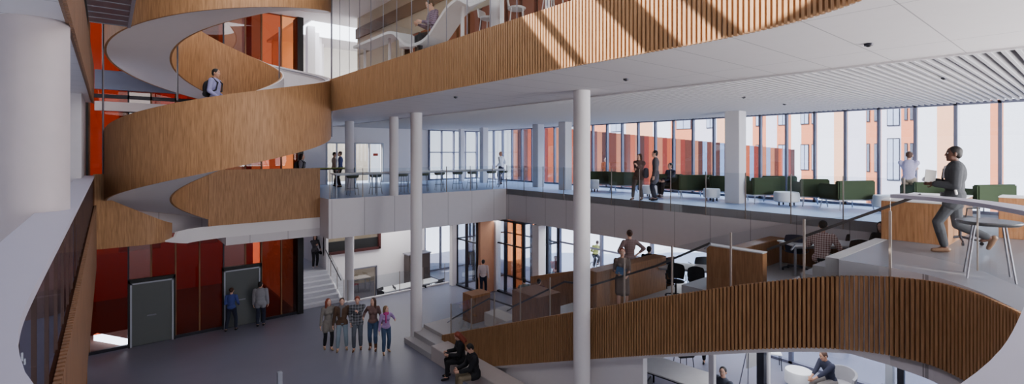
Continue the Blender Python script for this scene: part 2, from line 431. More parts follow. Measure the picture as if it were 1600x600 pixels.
# orange coloured curtain wall behind the spiral stair, from the ground to the roof
pan = [(-.45, .52, ORG), (.52, 1.12, GREYG), (1.12, 1.8, ORG), (1.8, 2.5, ORG), (2.5, 3.24, ORGD), (3.24, 3.95, GREYG), (3.95, 4.5, ORGD), (4.5, 5.2, ORG), (5.2, 5.8, ORGB)]
YF = 20.4
m = MB(); m.bar((-.45, YF, .05), (5.8, YF, .05), .1, .1)
for z in (4.1, 8.2): m.bar((-.45, YF, z), (5.8, YF, z), .1, .12)
w_ = struct(m.build('window_13', METD))
doors = [(.58, 1.76), (3.26, 4.46)]
for a, b, g in pan:
    bl = [(0.1, ROOF)]
    MB().box(a, a+.045, YF-.05, YF+.05, 0.1, ROOF).build('mullion', METD if g is GREYG else OAKD, w_)
    inside = [d for d in doors if a >= d[0]-.1 and b <= d[1]+.12]
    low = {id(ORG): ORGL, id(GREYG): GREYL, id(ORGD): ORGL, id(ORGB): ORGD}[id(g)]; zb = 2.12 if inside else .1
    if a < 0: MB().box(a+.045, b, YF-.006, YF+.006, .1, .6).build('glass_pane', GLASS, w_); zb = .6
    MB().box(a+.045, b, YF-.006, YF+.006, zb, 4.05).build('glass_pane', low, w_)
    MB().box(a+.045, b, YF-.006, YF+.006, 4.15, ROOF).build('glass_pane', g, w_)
for i, (a, b) in enumerate(doors):
    d = struct(link('door_%d' % (i+3), MB().box(a, a+.05, YF-.12, YF-.02, .0, 2.1).box(b-.05, b, YF-.12, YF-.02, 0, 2.1).box(a, b, YF-.12, YF-.02, 2.05, 2.1).mesh(MULLL)))
    MB().box(a-.05, a, YF-.13, YF, 0, 2.2).box(b, b+.05, YF-.13, YF, 0, 2.2).box(a-.05, b+.05, YF-.13, YF, 2.1, 2.22).build('door_frame', BLACK, d)
    MB().box(a+.05, b-.05, YF-.08, YF-.06, .02, 2.05).build('glass_pane', DOORG, d)
    MB().box(a+.45, a+.7, YF-.13, YF-.1, .95, .99).build('door_handle', METG, d)
struct(MB().box(5.8, 6.02, YF-.12, YF+.5, 0, ROOF).build('trim_2', BLACK))
struct(MB().box(-.85, -.45, YF-.1, YF+.1, 0, ROOF).build('trim_3', BLACK))
# glowing kerb imitating a patch of sun at the foot of the coloured glass
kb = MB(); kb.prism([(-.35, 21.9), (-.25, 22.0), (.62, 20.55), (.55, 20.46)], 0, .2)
kb.build('sun_patch_kerb', GLOWW, label='glowing white kerb imitating a sun patch on the floor behind the dark orange glass', cat='light')
# gallery edge and beam in front of the coloured glass at the second upper floor
struct(MB().box(-.3, 6.0, 20.0, 20.3, 7.72, 8.0).build('trim_4', WHITE))
struct(MB().box(-.3, 6.0, 20.12, 20.3, 8.4, 9.0).build('trim_5', plain('blue_slab', (120, 134, 164), .5)))
struct(MB().box(-.3, 6.0, 20.31, 20.34, 3.72, 4.0).build('trim_6', WHITE))

# ------------------------------------------------------------------ timber fascias
def top_of_ramp(p):
    v = p.y
    if v < 2.2: return Z2+.06
    return min(Z2+.06, max(.6, Z2-.0-(v-2.6)*.385*1.0+.02)) if v > 2.6 else Z2+.05
def zr(p):
    v = p.y; a = Z2+.05; b = .62+(13.3-v)*.381
    # soft blend between slope and flat
    k = .35; d = (a-b)/k
    return a-k*math.log(1+math.exp(d)) if d < 30 else b
H_R = 1.12
fas = thing('timber_fascia', 'long vertical oak batten fascia along the edge of the storey above, striped with sunlight', 'wall cladding')
m = MB(); p3 = list(reversed(L3R)); p3 = p3[:]           # void on the left of travel when going +y
m.wall(p3, SOF3-.01, Z3+.03, .03); m.build('backing_board', BATTEND, fas)
m = MB(); battens(m, p3, SOF3-.03, Z3+.04, .066, .038, .04); m.build('battens', BATTEN, fas)
fas = thing('timber_fascia', 'oak batten fascia on the left edge of the storey above the big column', 'wall cladding')
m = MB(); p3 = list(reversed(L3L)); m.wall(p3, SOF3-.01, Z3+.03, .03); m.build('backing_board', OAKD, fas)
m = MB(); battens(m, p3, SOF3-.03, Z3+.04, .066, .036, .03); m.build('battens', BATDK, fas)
fas = thing('timber_fascia', 'oak batten fascia below the white parapet cap at the left edge of the void', 'wall cladding')
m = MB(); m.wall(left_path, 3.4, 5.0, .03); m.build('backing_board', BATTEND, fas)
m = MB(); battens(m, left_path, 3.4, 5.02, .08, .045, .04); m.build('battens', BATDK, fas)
rb = thing('curved_timber_balustrade', 'sweeping curved oak batten balustrade rising along the stepped seating', 'balustrade')
rp = near_path[:-1]+ramp_path
m = MB(); m.wall(rp, lambda t, p: zr(p)-H_R, lambda t, p: zr(p)-.02, .05); m.build('backing_board', BATTEND, rb)
m = MB(); battens(m, rp, lambda p: zr(p)-H_R, zr, .064, .038, .04); m.build('battens', BATTEN, rb)
m = MB(); m.wall([p for p in rp if p.y > .9 or p.x > 8], lambda t, p: zr(p)-H_R-.07, lambda t, p: zr(p)-H_R, .14); m.build('bottom_trim', WHITE, rb)
m = MB(); m.wall([V2((p.x+.055, p.y)) for p in rp if p.x > 7], lambda t, p: zr(p)-H_R+.02, lambda t, p: zr(p)-.03, .05); m.build('rear_lining', WHITE, rb)

# ------------------------------------------------------------------ white capped parapet round the near end of the void
par = thing('glass_parapet', 'wide white capped parapet curving round the near end of the void', 'balustrade')
cp = left_path[:-1]+near_path
ZC = 5.80
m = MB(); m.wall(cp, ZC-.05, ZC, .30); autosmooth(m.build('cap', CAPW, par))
for p, d in resample(left_path, .67)+resample(near_path, 1.3):
    r = Vector((d.y, -d.x)); q = p+r*.03
    if q.y > 16.3: continue
    w = .010 if q.x < 3 else .008
    MB().prism([(q.x-w, q.y-w), (q.x+w, q.y-w), (q.x+w, q.y+w), (q.x-w, q.y+w)], 4.98, ZC-.05).build('post', POSTM, par)
m = MB(); m.wall(left_path, 5.0, ZC-.055, .012); m.build('glass_panel', PARG, par)
m = MB(); m.wall(near_path, 5.0, ZC-.055, .012); m.build('glass_panel', CLEARG, par)

# ------------------------------------------------------------------ glass balustrades
def balustrade(label, path, z0f, h, step, posts=True, glassm=GLASS, cap=False, below=.0, post_h=None, pr=.012):
    t = thing('glass_balustrade', label, 'balustrade')
    rs = resample(path, step)
    for i, (p, d) in enumerate(rs):
        z = z0f(p) if callable(z0f) else z0f
        if posts: MB().box(p.x-pr, p.x+pr, p.y-pr, p.y+pr, z-below, z+(post_h or h)+.02).build('post', POSTM, t)
        if i < len(rs)-1:
            q = rs[i+1][0]; zq = z0f(q) if callable(z0f) else z0f
            m = MB(); e = (q-p).normalized()*.01
            m.wall([p+e, q-e], lambda tt, pp, a=z, b=zq: (a if tt < .5 else b)-below, lambda tt, pp, a=z, b=zq: (a if tt < .5 else b)+h, .012)
            m.build('glass_panel', glassm, t)
    return t
balustrade('frameless glass balustrade along the back gallery edge before the bar table', spline([(6.05, 17.38), (14, 17.38)], 9), Z2, 1.05, 1.2, below=.25)
balustrade('frameless glass balustrade along the right gallery edge before the green sofas', spline([(14.0, 17.3), (14.0, 2.7)], 9), Z2, 1.05, 1.2, below=.25)
balustrade('sloping glass balustrade standing on the curved timber balustrade', ramp_path, zr, .92, 1.12, pr=.014)
t = thing('glass_screen', 'full height glass screen above the long batten fascia', 'glass screen')
ys = [16.0-.78*i for i in range(0, 19)]
for a, b in zip(ys, ys[1:]):
    MB().box(5.60, 5.612, b+.012, a-.012, Z3+.04, ROOF).build('glass_panel', CLEARG, t)
    MB().box(5.598, 5.614, a-.006, a+.006, Z3+.04, ROOF).build('joint', METG, t)
balustrade('low glass balustrade on the hall floor before the sunken seating', spline([(7.9, 20.5), (12.9, 20.5)], 9), 0, .95, 1.2)
balustrade('glass balustrade beside the small flight of pale steps', spline([(7.75, 20.55), (7.75, 23)], 9), lambda p: max(0, min(1.05, (p.y-20.5)*.5)), .95, .8)
struct(MB().box(7.85, 12.9, 20.42, 20.54, -.75, .06).build('trim_7', WHITE))

# ------------------------------------------------------------------ round and square columns
def column(px, d, z0, z1, r, label, square=False, grp=None):
    p = at(px, d)
    o = thing('column', label, 'column', (p.x, p.y, z0), group=grp)
    h = z1-z0
    if square: MB().box(-r, r, -r, r, 0, h).build('shaft', WHITE, o, bevel=.01)
    else:
        autosmooth(MB().lathe([(r, 0), (r, h)], 40).build('shaft', WHITE, o))
        autosmooth(MB().lathe([(r-.025, h-.012), (r-.025, h)], 32).build('shadow_gap', METD, o))
    return o
column(546, 21.3, 0, SOF3, .19, 'slim round white column behind the group of five people, foot on the hall floor')
column(615.5, 18.75, Z2, SOF3, .17, 'slim round white column on the back gallery among the bar stools')
column(650.5, 16.75, 0, SOF3, .195, 'round white column at the foot of the two low grey steps')
column(909, 10.75, 0, SOF3, .185, 'tall round white column in front of the curved batten balustrade')
column(841, 23.4, Z2, SOF3, .2, 'square white column on the gallery nearest the man in a white shirt', True)
column(883, 21.6, Z2, SOF3, .21, 'square white column on the gallery left of the tall round column', True)
column(1149, 16.0, Z2, SOF3, .24, 'thick square white column standing among the green sofas', True)
column(756, 26.6, Z2, SOF3, .17, 'far white column at the end of the gallery bar table', True)
column(721, 28.0, Z2, SOF3, .12, 'thin far white column before the gallery back window', True)
column(708.5, 23.6, 0, SOF2, .14, 'white column at the left of the glazed entrance door', True)
column(775.5, 22.7, 0, SOF2, .15, 'white column at the right of the man entering the lobby', True)
column(842, 20.5, 0, SOF2, .2, 'white column right of the orange lobby panel', True)
column(1113, 10.6, 0, 3.0, .06, 'narrow pale post under the stepped seating beside the white meeting table', True)
column(1190, 12.6, 0, 3.3, .09, 'dark steel post under the stepped seating', True).children[0].data.materials[0] = METD
column(1199, 12.75, 0, 3.3, .06, 'white post right behind the dark steel post under the stepped seating', True)
column(773.5, 10.9, Z3, ROOF, .125, 'white column on the storey above behind the glass screen')
column(1408, 12.4, 0, 3.3, .07, 'dark post behind the grey bollard below the curved balustrade', True).children[0].data.materials[0] = METD
o = thing('column', 'massive round white column rising from the parapet cap on the left', 'column', (-.57, 7.0, Z2))
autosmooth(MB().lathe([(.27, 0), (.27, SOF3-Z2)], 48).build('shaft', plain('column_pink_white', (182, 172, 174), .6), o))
# slender posts standing in front of the void
for px, py, d, w, lab in ((1390.5, 530, 10.5, .07, 'grey square bollard post in front of the curved batten balustrade'), (116.5, 519, 9.5, .055, 'pale square post at the far left bottom by the batten fascia'), (437, 581, 12.2, .055, 'short pale post on the hall floor at the bottom edge')):
    z = EYE-(py-238)*d/F; p = at(px, d)
    o = thing('bollard_post', lab, 'post', (p.x, p.y, 0))
    MB().box(-w, w, -w, w, 0, z).build('shaft', MULLL, o, bevel=.008)
    MB().box(-w-.015, w+.015, -w-.015, w+.015, 0, .03).build('foot_plate', METG, o)

# ------------------------------------------------------------------ spiral staircase
st = thing('spiral_staircase', 'sweeping helical staircase with wide oak balustrades and white underside', 'staircase', (CX, CY, 0))
FA = math.atan2(-CY, -CX)              # direction from the stair centre to the viewer side
PITCH = 4.02
def tz(th): return 6.86+PITCH*th/360.0
def hpt(r, th):
    a = FA+math.radians(th); return r*math.cos(a), r*math.sin(a)
T0, T1 = -176, 548
def ribbon(r0, r1, zlo, zhi, th0=T0, th1=T1, st_=3, mi=0):
    m = MB(); rows = []
    n = int((th1-th0)/st_)
    for i in range(n+1):
        th = th0+(th1-th0)*i/n
        x0, y0 = hpt(r0, th); x1, y1 = hpt(r1, th); a = tz(th)+zlo(th); b = tz(th)+zhi(th)
        rows.append([m.bm.verts.new(p) for p in ((x0, y0, a), (x0, y0, b), (x1, y1, b), (x1, y1, a))])
    for A, B in zip(rows, rows[1:]):
        for k in range(4): m.face([A[k], A[(k+1) % 4], B[(k+1) % 4], B[k]], mi)
    m.face(rows[0], mi); m.face(rows[-1][::-1], mi)
    return m
lo = lambda t: -.86; hi = lambda t: 1.0
autosmooth(ribbon(RO, RO-.05, lo, hi).build('outer_balustrade', OAK, st))
autosmooth(ribbon(RO-.052, RO-.09, lambda t: -.4, hi).build('outer_lining', WHITE, st))
autosmooth(ribbon(RI, RI+.05, lo, hi).build('inner_balustrade', OAK, st))
autosmooth(ribbon(RI+.052, RI+.09, lambda t: -.4, hi).build('inner_lining', WHITE, st))
autosmooth(ribbon(RO-.051, RI+.051, lambda t: -.855, lambda t: -.72).build('soffit', WHITE, st))
m = MB(); nst = 96
for i in range(nst):
    a0 = T0+(T1-T0)*i/nst; a1 = T0+(T1-T0)*(i+1)/nst; z = tz((a0+a1)/2)
    pts = [hpt(RI+.09, a0), hpt(RO-.09, a0), hpt(RO-.09, a1), hpt(RI+.09, a1)]
    m.prism(pts, z-.5, z)
m.build('treads', TREAD, st)
for r, th, z0, z1 in ((RO+.02, -80, 5.6, ROOF), (RO+.02, 80, 6.9, ROOF), (RI-.02, -62, 7.85, 9.6), (RI-.02, 96, 8.0, 10.4)):
    x, y = hpt(r, th); MB().tube([(x, y, z0), (x, y, z1)], .022).build('suspension_rod', METG, st)
for th in (95, 112, 128, 143, 158):   # small lights inside the outer wall
    x, y = hpt(RO-.1, th); MB().ell((x, y, tz(th)+.42), (.035, .035, .035)).build('step_light', METD, st)
m = MB(); m.tube([(*hpt(RO-.15, t), tz(t)+.93) for t in range(T0, T1, 6)], .02); autosmooth(m.build('handrail', METG, st))
# landing fascia of the stair on the first upper floor
ld = thing('landing_balustrade', 'flat oak balustrade of the landing under the spiral staircase', 'balustrade')
pth = [V2(p) for p in [(CX+RI*math.cos(math.radians(t)), CY+RI*math.sin(math.radians(t))) for t in range(104, 89, -7)]]+[V2((4, 18.28)), V2((6.0, 18.28))]
pth = pth[::-1]
m = MB(); m.wall([V2((p.x, p.y-.02)) for p in pth[::-1]], 4.03, 5.83, -.05); m.build('panel', OAK, ld)
m = MB(); 
ld = thing('landing_balustrade', 'oak panel closing the landing between the left parapet and the spiral staircase', 'balustrade')
crv = spline([(-.28, 16.78), (.3, 16.76), (.9, 16.78), (1.2, 16.9), (1.36, 17.15), (1.48, 17.5)], .08)
def ztop(t, p): return 5.83 if p.x < -.02 else max(4.1, 5.18-.75*max(0, p.x+.0)/1.3)
m = MB(); m.wall(crv, 3.86, ztop, -.06); autosmooth(m.build('panel', OAK, ld))
m = MB(); m.wall(spline([(1.28, 16.98), (1.42, 17.2), (1.62, 17.6), (2.05, 18.05), (2.75, 18.27), (3.6, 18.29), (6.0, 18.29)], .08), lambda t, p: 3.86-.26*min(1, t*5)+.04*t, lambda t, p: 3.9 if p.x < 1.6 else 4.03, -.06); m.build('edge_strip', WHITE, ld)

# ------------------------------------------------------------------ stepped seating
TER = [(11.9, 14.8, .46), (8.5, 11.9, 1.12), (5.9, 8.5, 2.30), (2.6, 5.9, 3.50)]
sg = thing('stepped_seating', 'broad stepped seating platform climbing from the hall to the gallery', 'stepped seating')
for i, (a, b, z) in enumerate(TER):
    m = MB(); m.box(9.7, 13.4 if i < 2 else 13.98, a, b, z-.3, z); m.box(9.7, 13.4 if i < 2 else 13.98, b-.1, b, (TER[i-1][2]-.3 if i else 0), z-.3)
    m.build('platform', FLOORT, sg)
m = MB(); m.box(9.7, 13.98, 2.5, 2.62, 3.3, Z2-.01); m.build('riser', FLOORT, sg)
prof = [(14.6, 0), (13.6, .0), (11.6, 1.12), (10.5, 1.12), (8.5, 2.3), (6.5, 2.3), (4.8, 3.62), (3.9, 3.62), (2.62, Z2)]
m = MB()
for (ya, za), (yb, zb) in zip(prof, prof[1:]):
    if abs(za-zb) < .01:
        if za > 0: m.box(8.72 if ya < 5 else 8.44, 9.7, yb, ya, za-.28, za)
        continue
    n = max(1, round((zb-za)/.16))
    for k in range(n):
        y1 = ya+(yb-ya)*k/n; y0 = ya+(yb-ya)*(k+1)/n; z = za+(zb-za)*(k+1)/n
        m.box(8.74 if ya < 6 else 8.44, 9.7 if ya > 5 else 11.4, y0, y1, z-.32, z)
m.build('steps', FLOORT, sg)
m = MB(); m.side([(13.4, 0), (6.0, 0), (6.0, 2.3), (13.4, .12)], 8.44, 8.58); m.build('side_wall', WHITE, sg)
m = MB(); m.side([(15.0, .0), (11.0, .0), (8.6, 1.9), (8.45, 1.9), (8.45, 3.2), (8.6, 3.15), (12.2, 2.1), (15.0, 1.3)], 13.4, 13.5); m.build('outer_wall', DESKW, sg)
sp = thing('entry_steps', 'two low grey steps beside the foot of the round column', 'steps')
MB().box(7.7, 8.3, 13.25, 15.0, 0, .17).build('step', FLOORT, sp); MB().box(8.0, 8.44, 13.25, 15.0, .17, .34).build('step', FLOORT, sp); MB().box(8.44, 9.7, 13.55, 15.0, 0, .46).build('step', FLOORT, sp)
# handrail
hr = thing('handrail', 'long dark metal handrail bending up the steps beside the glass balustrade', 'handrail')
hp = [(8.72, 13.6, .95), (8.72, 11.6, 2.07), (8.72, 10.5, 2.1), (8.72, 8.5, 3.2), (8.72, 7.6, 3.3), (8.74, 5.9, 4.05), (8.8, 4.75, 4.68)]
m = MB()
for a, b in zip(hp, hp[1:]): m.bar(a, b, .03, .042)
m.build('rail', RAILM, hr)
for a in hp[::2]: MB().bar((a[0]-.2, a[1], a[2]-.08), (a[0], a[1], a[2]-.02), .02).build('bracket', METG, hr)
hr = thing('handrail', 'upper dark metal handrail rising to the gallery behind the seated man in a checked shirt', 'handrail')
MB().bar((8.9, 3.75, 4.70), (8.9, 1.65, 5.8), .03, .042).build('rail', RAILM, hr)
MB().bar((8.9, 3.3, 4.85), (8.72, 3.3, 4.78), .02).build('bracket', METG, hr)
# pale bench by the batten balustrade
bn = thing('bench', 'long pale stone bench below the batten balustrade with two people seated on it', 'bench')
MB().box(7.68, 8.3, 8.2, 13.2, .0, .45).build('seat_block', plain('pale_stone', (190, 180, 176), .6), bn, bevel=.01)
# pale flight of steps at the back left
ps = thing('flight_of_steps', 'pale grey flight of steps left of the sunken seating, woman at its top', 'steps')
for k in range(7): MB().box(6.12, 7.7, 20.75+.28*k, 27 if k == 6 else 20.75+.28*(k+1), 0, .15*(k+1)).build('step', TREAD, ps)
MB().tube([(7.68, 20.7, .95), (7.68, 22.6, 1.95)], .02).build('handrail', METD, ps)
# ================================================================== PEOPLE
def V(*a): return Vector(a)
def remesh(mb, voxel, mats, smooth=4, dec=None):
    o = link('tmp', mb.mesh(mats)); r = o.modifiers.new('r', 'REMESH'); r.mode = 'VOXEL'; r.voxel_size = voxel; r.use_smooth_shade = True
    s = o.modifiers.new('s', 'SMOOTH'); s.iterations = smooth; s.factor = .5
    if dec: d = o.modifiers.new('d', 'DECIMATE'); d.ratio = dec
    dg = bpy.context.evaluated_depsgraph_get(); me = bpy.data.meshes.new_from_object(o.evaluated_get(dg), depsgraph=dg)
    old = o.data; bpy.data.objects.remove(o); bpy.data.meshes.remove(old)
    me.materials.clear()
    for m in mats: me.materials.append(m)
    me.polygons.foreach_set('material_index', [0]*len(me.polygons)); me.polygons.foreach_set('use_smooth', [True]*len(me.polygons))
    return me
def ik(a, c, l1, l2, pole):
    d = c-a; L = d.length; mx = (l1+l2)*.995
    if L > mx: c = a+d*(mx/L); d = c-a; L = mx
    x = (l1*l1-l2*l2+L*L)/(2*L); h = math.sqrt(max(0, l1*l1-x*x)); dn = d/L
    p = pole-dn*pole.dot(dn); p = p.normalized() if p.length > 1e-4 else V(0, 1, 0)
    return a+dn*x+p*h, c
SK = {'light': plain('skin_light', (214, 168, 146), .55, noise=.03), 'dark': plain('skin_dark', (92, 62, 50), .5, noise=.04), 'tan': plain('skin_tan', (186, 138, 112), .55, noise=.03)}
EYEW = plain('eye_white', (226, 222, 216), .3); LIP = plain('lips', (150, 84, 78), .5); DARK = plain('iris_dark', (24, 18, 16), .3); LIPD = plain('lips_dark', (88, 52, 48), .5)
def cloth(n, rgb): return MATS.get(n) or plain(n, rgb, .9, noise=.12, scale=30)
HAIRB = plain('hair_black', (26, 22, 22), .6, noise=.3, scale=60); HAIRBR = plain('hair_brown', (72, 48, 36), .6, noise=.3, scale=60); HAIRR = plain('hair_auburn', (128, 58, 40), .6, noise=.3, scale=60); HAIRG = plain('hair_fair', (120, 92, 66), .6, noise=.3, scale=60)
JEAN = plain('blue_jeans', (62, 82, 112), .9, noise=.2, scale=20); JEANL = plain('pale_jeans', (132, 148, 160), .9, noise=.15, scale=20)
BLK = plain('black_cloth', (30, 30, 34), .85); SHB = plain('brown_leather', (96, 64, 42), .5); SHT = plain('tan_shoe', (150, 124, 94), .6)

def person(label, loc, rz, H=1.72, sex='m', skin='light', hair=HAIRBR, hairlen='short', top=BLK, sleeve='long', hem=.0, bottom=JEAN, kind='trousers', shoes=BLK,
           pelvis=None, lean=0., twist=0., side=0., feet=None, hands=None, head=(0, 0), poleL=None, knees=None, jacket=None, vx=.016, extra=None, boots=False, name='person', cat='person', heel=(0, 0), bald=False):
    s = H/1.75; fem = sex == 'f'
    o = thing(name, label, cat, loc, rz)
    pz = pelvis if pelvis is not None else .93
    P = V(0, 0, pz)
    Rl = Matrix.Rotation(-lean, 3, 'X') @ Matrix.Rotation(side, 3, 'Y') @ Matrix.Rotation(twist, 3, 'Z')
    T = lambda x, y, z: P+Rl @ V(x, y, z)
    sw = .165 if fem else .19; hw = .088
    sh = {-1: T(-sw, 0, .47), 1: T(sw, 0, .47)}; nk = T(0, 0, .51); 
    hc = T(0, .025, .68)+V(0, .01, 0); Rh = Rl @ Matrix.Rotation(head[0], 3, 'Z') @ Matrix.Rotation(-head[1], 3, 'X')
    Hd = lambda x, y, z: hc+Rh @ V(x, y, z)
    feet = feet or {-1: V(-.1, 0, .08), 1: V(.1, .06, .08)}
    hands = hands or {-1: V(-.25, .06, pz-.08), 1: V(.25, .06, pz-.08)}
    J = {}
    for q in (-1, 1):
        hip = P+V(hw*q, 0, -.02)
        kn, an = ik(hip, feet[q], .44, .42, V(.06*q, 1, .15) if not knees else knees[q])
        wr_goal = hands[q]; pole = V(.35*q, -1, -.35) if poleL is None else poleL[q]
        el, wr = ik(sh[q], wr_goal, .29, .26, Rl @ pole)
        J[q] = (hip, kn, an, sh[q], el, wr)
    f = 1 if fem else 0
    def legs(m, e, lo=1.0, boots_=False):
        for q in (-1, 1):
            hip, kn, an = J[q][:3]
            m.cap(hip, .082+e, kn, .054+e); end = kn+(an-kn)*lo
            calf = kn+(an-kn)*.3; m.cap(kn, .054+e, calf, .056+e); m.cap(calf, .056+e, end, (.038+e*1.2) if lo == 1 else .042+e)
    def torso(m, e, low=.0):
        m.ell(T(0, 0, .36), ((.148 if fem else .172)+e, (.1 if fem else .108)+e, .19+e), rot=Rl, n=16)
        m.ell(T(0, .005, .18), ((.118 if fem else .142)+e, .092+e, .17+e), rot=Rl, n=16)
        m.ell(T(0, 0, .02), ((.158 if fem else .15)+e, .108+e, .12+e), rot=Rl, n=16)
        m.cap(sh[-1]+V(0, 0, -.02), .052+e, sh[1]+V(0, 0, -.02), .052+e)
        m.cap(T(-.07, 0, .49), .045+e, T(.07, 0, .49), .045+e)
        if fem:
            for q in (-1, 1): m.ell(T(.065*q, .075, .33), (.055+e, .05+e, .055+e), rot=Rl)
    def arms(m, e, to=1.0):
        for q in (-1, 1):
            S_, E_, W_ = J[q][3:]
            m.cap(S_, (.048 if fem else .055)+e, E_, (.036 if fem else .042)+e)
            if to > .5:
                m.cap(E_, (.036 if fem else .042)+e, E_+(W_-E_)*to, .026+e)
    b = MB(); torso(b, -.004); arms(b, 0); legs(b, 0)
    b.cap(nk, .054, Hd(0, -.015, -.06), .05)
    b.ell(Hd(0, -.01, .02), (.076, .094, .098), rot=Rh, n=18); b.ell(Hd(0, .024, -.05), (.058, .066, .068), rot=Rh, n=16); b.ell(Hd(0, .03, -.01), (.064, .062, .06), rot=Rh, n=16); b.cap(Hd(-.012, .062, -.098), .021, Hd(.012, .062, -.098), .021)
    fing = []
    for q in (-1, 1):
        E_, W_ = J[q][4], J[q][5]; d = (W_-E_).normalized(); nrm = V(-q, .25, 0); nrm = (nrm-d*nrm.dot(d)).normalized(); sd_ = d.cross(nrm)*q
        if sd_.y < 0: sd_ = -sd_
        b.cap(W_, .026, W_+d*.035, .028); 
        for k in (-1, 0, 1): b.cap(W_+d*.03+sd_*.012*k, .02, W_+d*.085+sd_*.022*k, .015)
        fing.append((W_, d, nrm, sd_))
    for q in (-1, 1):
        an = J[q][2]; b.cap(an, .038, an+V(0, .1, -.045), .03)
    me = remesh(b, vx, [SK[skin], EYEW, DARK, LIPD if skin == 'dark' else LIP])
    x = MB(); x.bm.from_mesh(me)
    for f_ in x.bm.faces: f_.smooth = True
    for W_, d, nrm, sd_ in fing:
        for k, (off, L) in enumerate(((.027, .066), (.009, .078), (-.009, .072), (-.027, .056))):
            a = W_+d*.088+sd_*off; c1 = a+(d*.93+nrm*.3).normalized()*L*.55; c2 = c1+(d*.6+nrm*.8).normalized()*L*.5
            x.cap(a, .0095, c1, .0085, 7); x.cap(c1, .0085, c2, .007, 7)
        a = W_+d*.03+sd_*.028; c1 = a+(d*.7+sd_*.75).normalized()*.038; x.cap(a, .012, c1, .010, 7); x.cap(c1, .010, c1+(d+sd_*.1+nrm*.3).normalized()*.03, .0085, 7)
    x.cap(Hd(0, .080, .014), .008, Hd(0, .094, -.02), .013, 8)
    for q in (-1, 1):
        x.ell(Hd(.078*q, -.012, -.005), (.012, .022, .034), rot=Rh, n=8)
        x.ell(Hd(.031*q, .073, .012), (.0145, .011, .009), 1, 10, Rh); x.ell(Hd(.031*q, .082, .012), (.0062, .0035, .0062), 2, 8, Rh)
        x.cap(Hd(.016*q, .082, .032), .0042, Hd(.045*q, .071, .033), .003, 6, 2)
    x.ell(Hd(0, .084, -.055), (.025, .009, .0075), 3, 10, Rh)
    def fin(nm, mbb, mats, e=None, sm=3):
        return link(nm, mbb, o) if not isinstance(mbb, MB) else link(nm, remesh(mbb, vx, mats if isinstance(mats, list) else [mats], sm), o)
    bm_ = x.bm; me2 = bpy.data.meshes.new('body'); bm_.to_mesh(me2); bm_.free(); bpy.data.meshes.remove(me)
    for m_ in (SK[skin], EYEW, DARK, LIPD if skin == 'dark' else LIP): me2.materials.append(m_)
    me2.polygons.foreach_set('use_smooth', [True]*len(me2.polygons)); link('body', me2, o)
    # clothes
    if kind in ('trousers', 'leggings'):
        e = .017 if kind == 'trousers' else .009
        m = MB(); legs(m, e, .86 if not boots else .55); m.ell(T(0, 0, .0), ((.16 if fem else .154)+.012, .12, .125), rot=Rl, n=16)
        fin('trousers', m, bottom)
        if boots:
            m = MB()
            for q in (-1, 1):
                kn, an = J[q][1:3]; m.cap(kn+(an-kn)*.42, .058, an, .048)
            fin('boot_shaft', m, shoes)
    elif kind in ('skirt', 'dress'):
        m = MB(); k1 = (J[-1][1]+J[1][1])/2
        m.ell(T(0, 0, .0), (.17, .125, .13), rot=Rl, n=16)
        for q in (-1, 1): m.cap(J[q][0], .105, J[q][0]+(J[q][1]-J[q][0])*.85, .10)
        m.cap(P, .11, P+(k1-P)*.85, .11)
        fin('skirt', m, bottom if kind == 'skirt' else top)
    m = MB(); torso(m, .016); arms(m, .015, {'long': .96, 'short': .0, 'elbow': .55}[sleeve])
    if hem:
        for q in (-1, 1): m.cap(J[q][0], .105, J[q][0]+(J[q][1]-J[q][0])*hem, .105 if hem < .6 else .115)
        m.cap(P, .12, P+V(0, 0, -hem*.36), .11)
    fin('top', m, top).name = 'dress' if kind == 'dress' else 'shirt'
    if jacket:
        m = MB(); torso(m, .032); arms(m, .028, .93)
        for q in (-1, 1): m.cap(J[q][0], .115, J[q][0]+(J[q][1]-J[q][0])*.25, .115)
        fin('jacket', m, jacket[0])
        if len(jacket) > 1:   # shirt front and collar showing
            m = MB(); m.cap(T(0, .11, .46), .035, T(0, .135, .30), .022); m.cap(nk+Rl @ V(0, -.01, -.02), .066, nk+Rl @ V(0, 0, .02), .06); fin('collar', m, jacket[1])
    m = MB()
    for q in (-1, 1):
        an = J[q][2]; a = math.radians(heel[0 if q < 0 else 1]); dr = V(.12*q, math.cos(a), -math.sin(a)-.02).normalized(); up = V(0, math.sin(a), math.cos(a))
        m.cap(an-up*.03-dr*.03, .044, an-up*.035+dr*.05, .043); m.cap(an-up*.04+dr*.05, .042, an-up*.048+dr*.15, .032)
    fin('shoes', m, shoes)
    if not bald:
        m = MB(); m.ell(Hd(0, -.026, .034), (.086, .097, .093), rot=Rh, n=16)
        if hairlen == 'short': m.ell(Hd(0, -.055, -.01), (.076, .06, .075), rot=Rh, n=14)
        if hairlen in ('long', 'bob', 'curly'):
            L = {'long': .26, 'bob': .1, 'curly': .12}[hairlen]; k = .05 if hairlen != 'curly' else .065
            for q in (-1, 1): m.cap(Hd(.062*q, -.03, .02), k, Hd(.078*q, -.03, -L), k*.7)
            m.cap(Hd(0, -.065, .02), .07, Hd(0, -.085, -L), .06)
        if hairlen == 'bun': m.ell(Hd(0, -.06, 0), (.07, .05, .07), rot=Rh); m.ell(Hd(0, -.13, .05), (.04, .04, .04), rot=Rh)
        fin('hair', m, hair)
    if extra: extra(o, J, T, Hd, P, fin)
    o.scale = (s, s, s)
    return o, J
def scarf(col):
    def f(o, J, T, Hd, P, fin):
        m = MB(); m.lathe([(.09, -.05), (.115, -.01), (.10, .05), (.06, .07)], 16, c=tuple(T(0, .015, .52))); m.cap(T(.03, .12, .48), .035, T(.04, .15, .22), .03); fin('scarf', m, col)
    return f
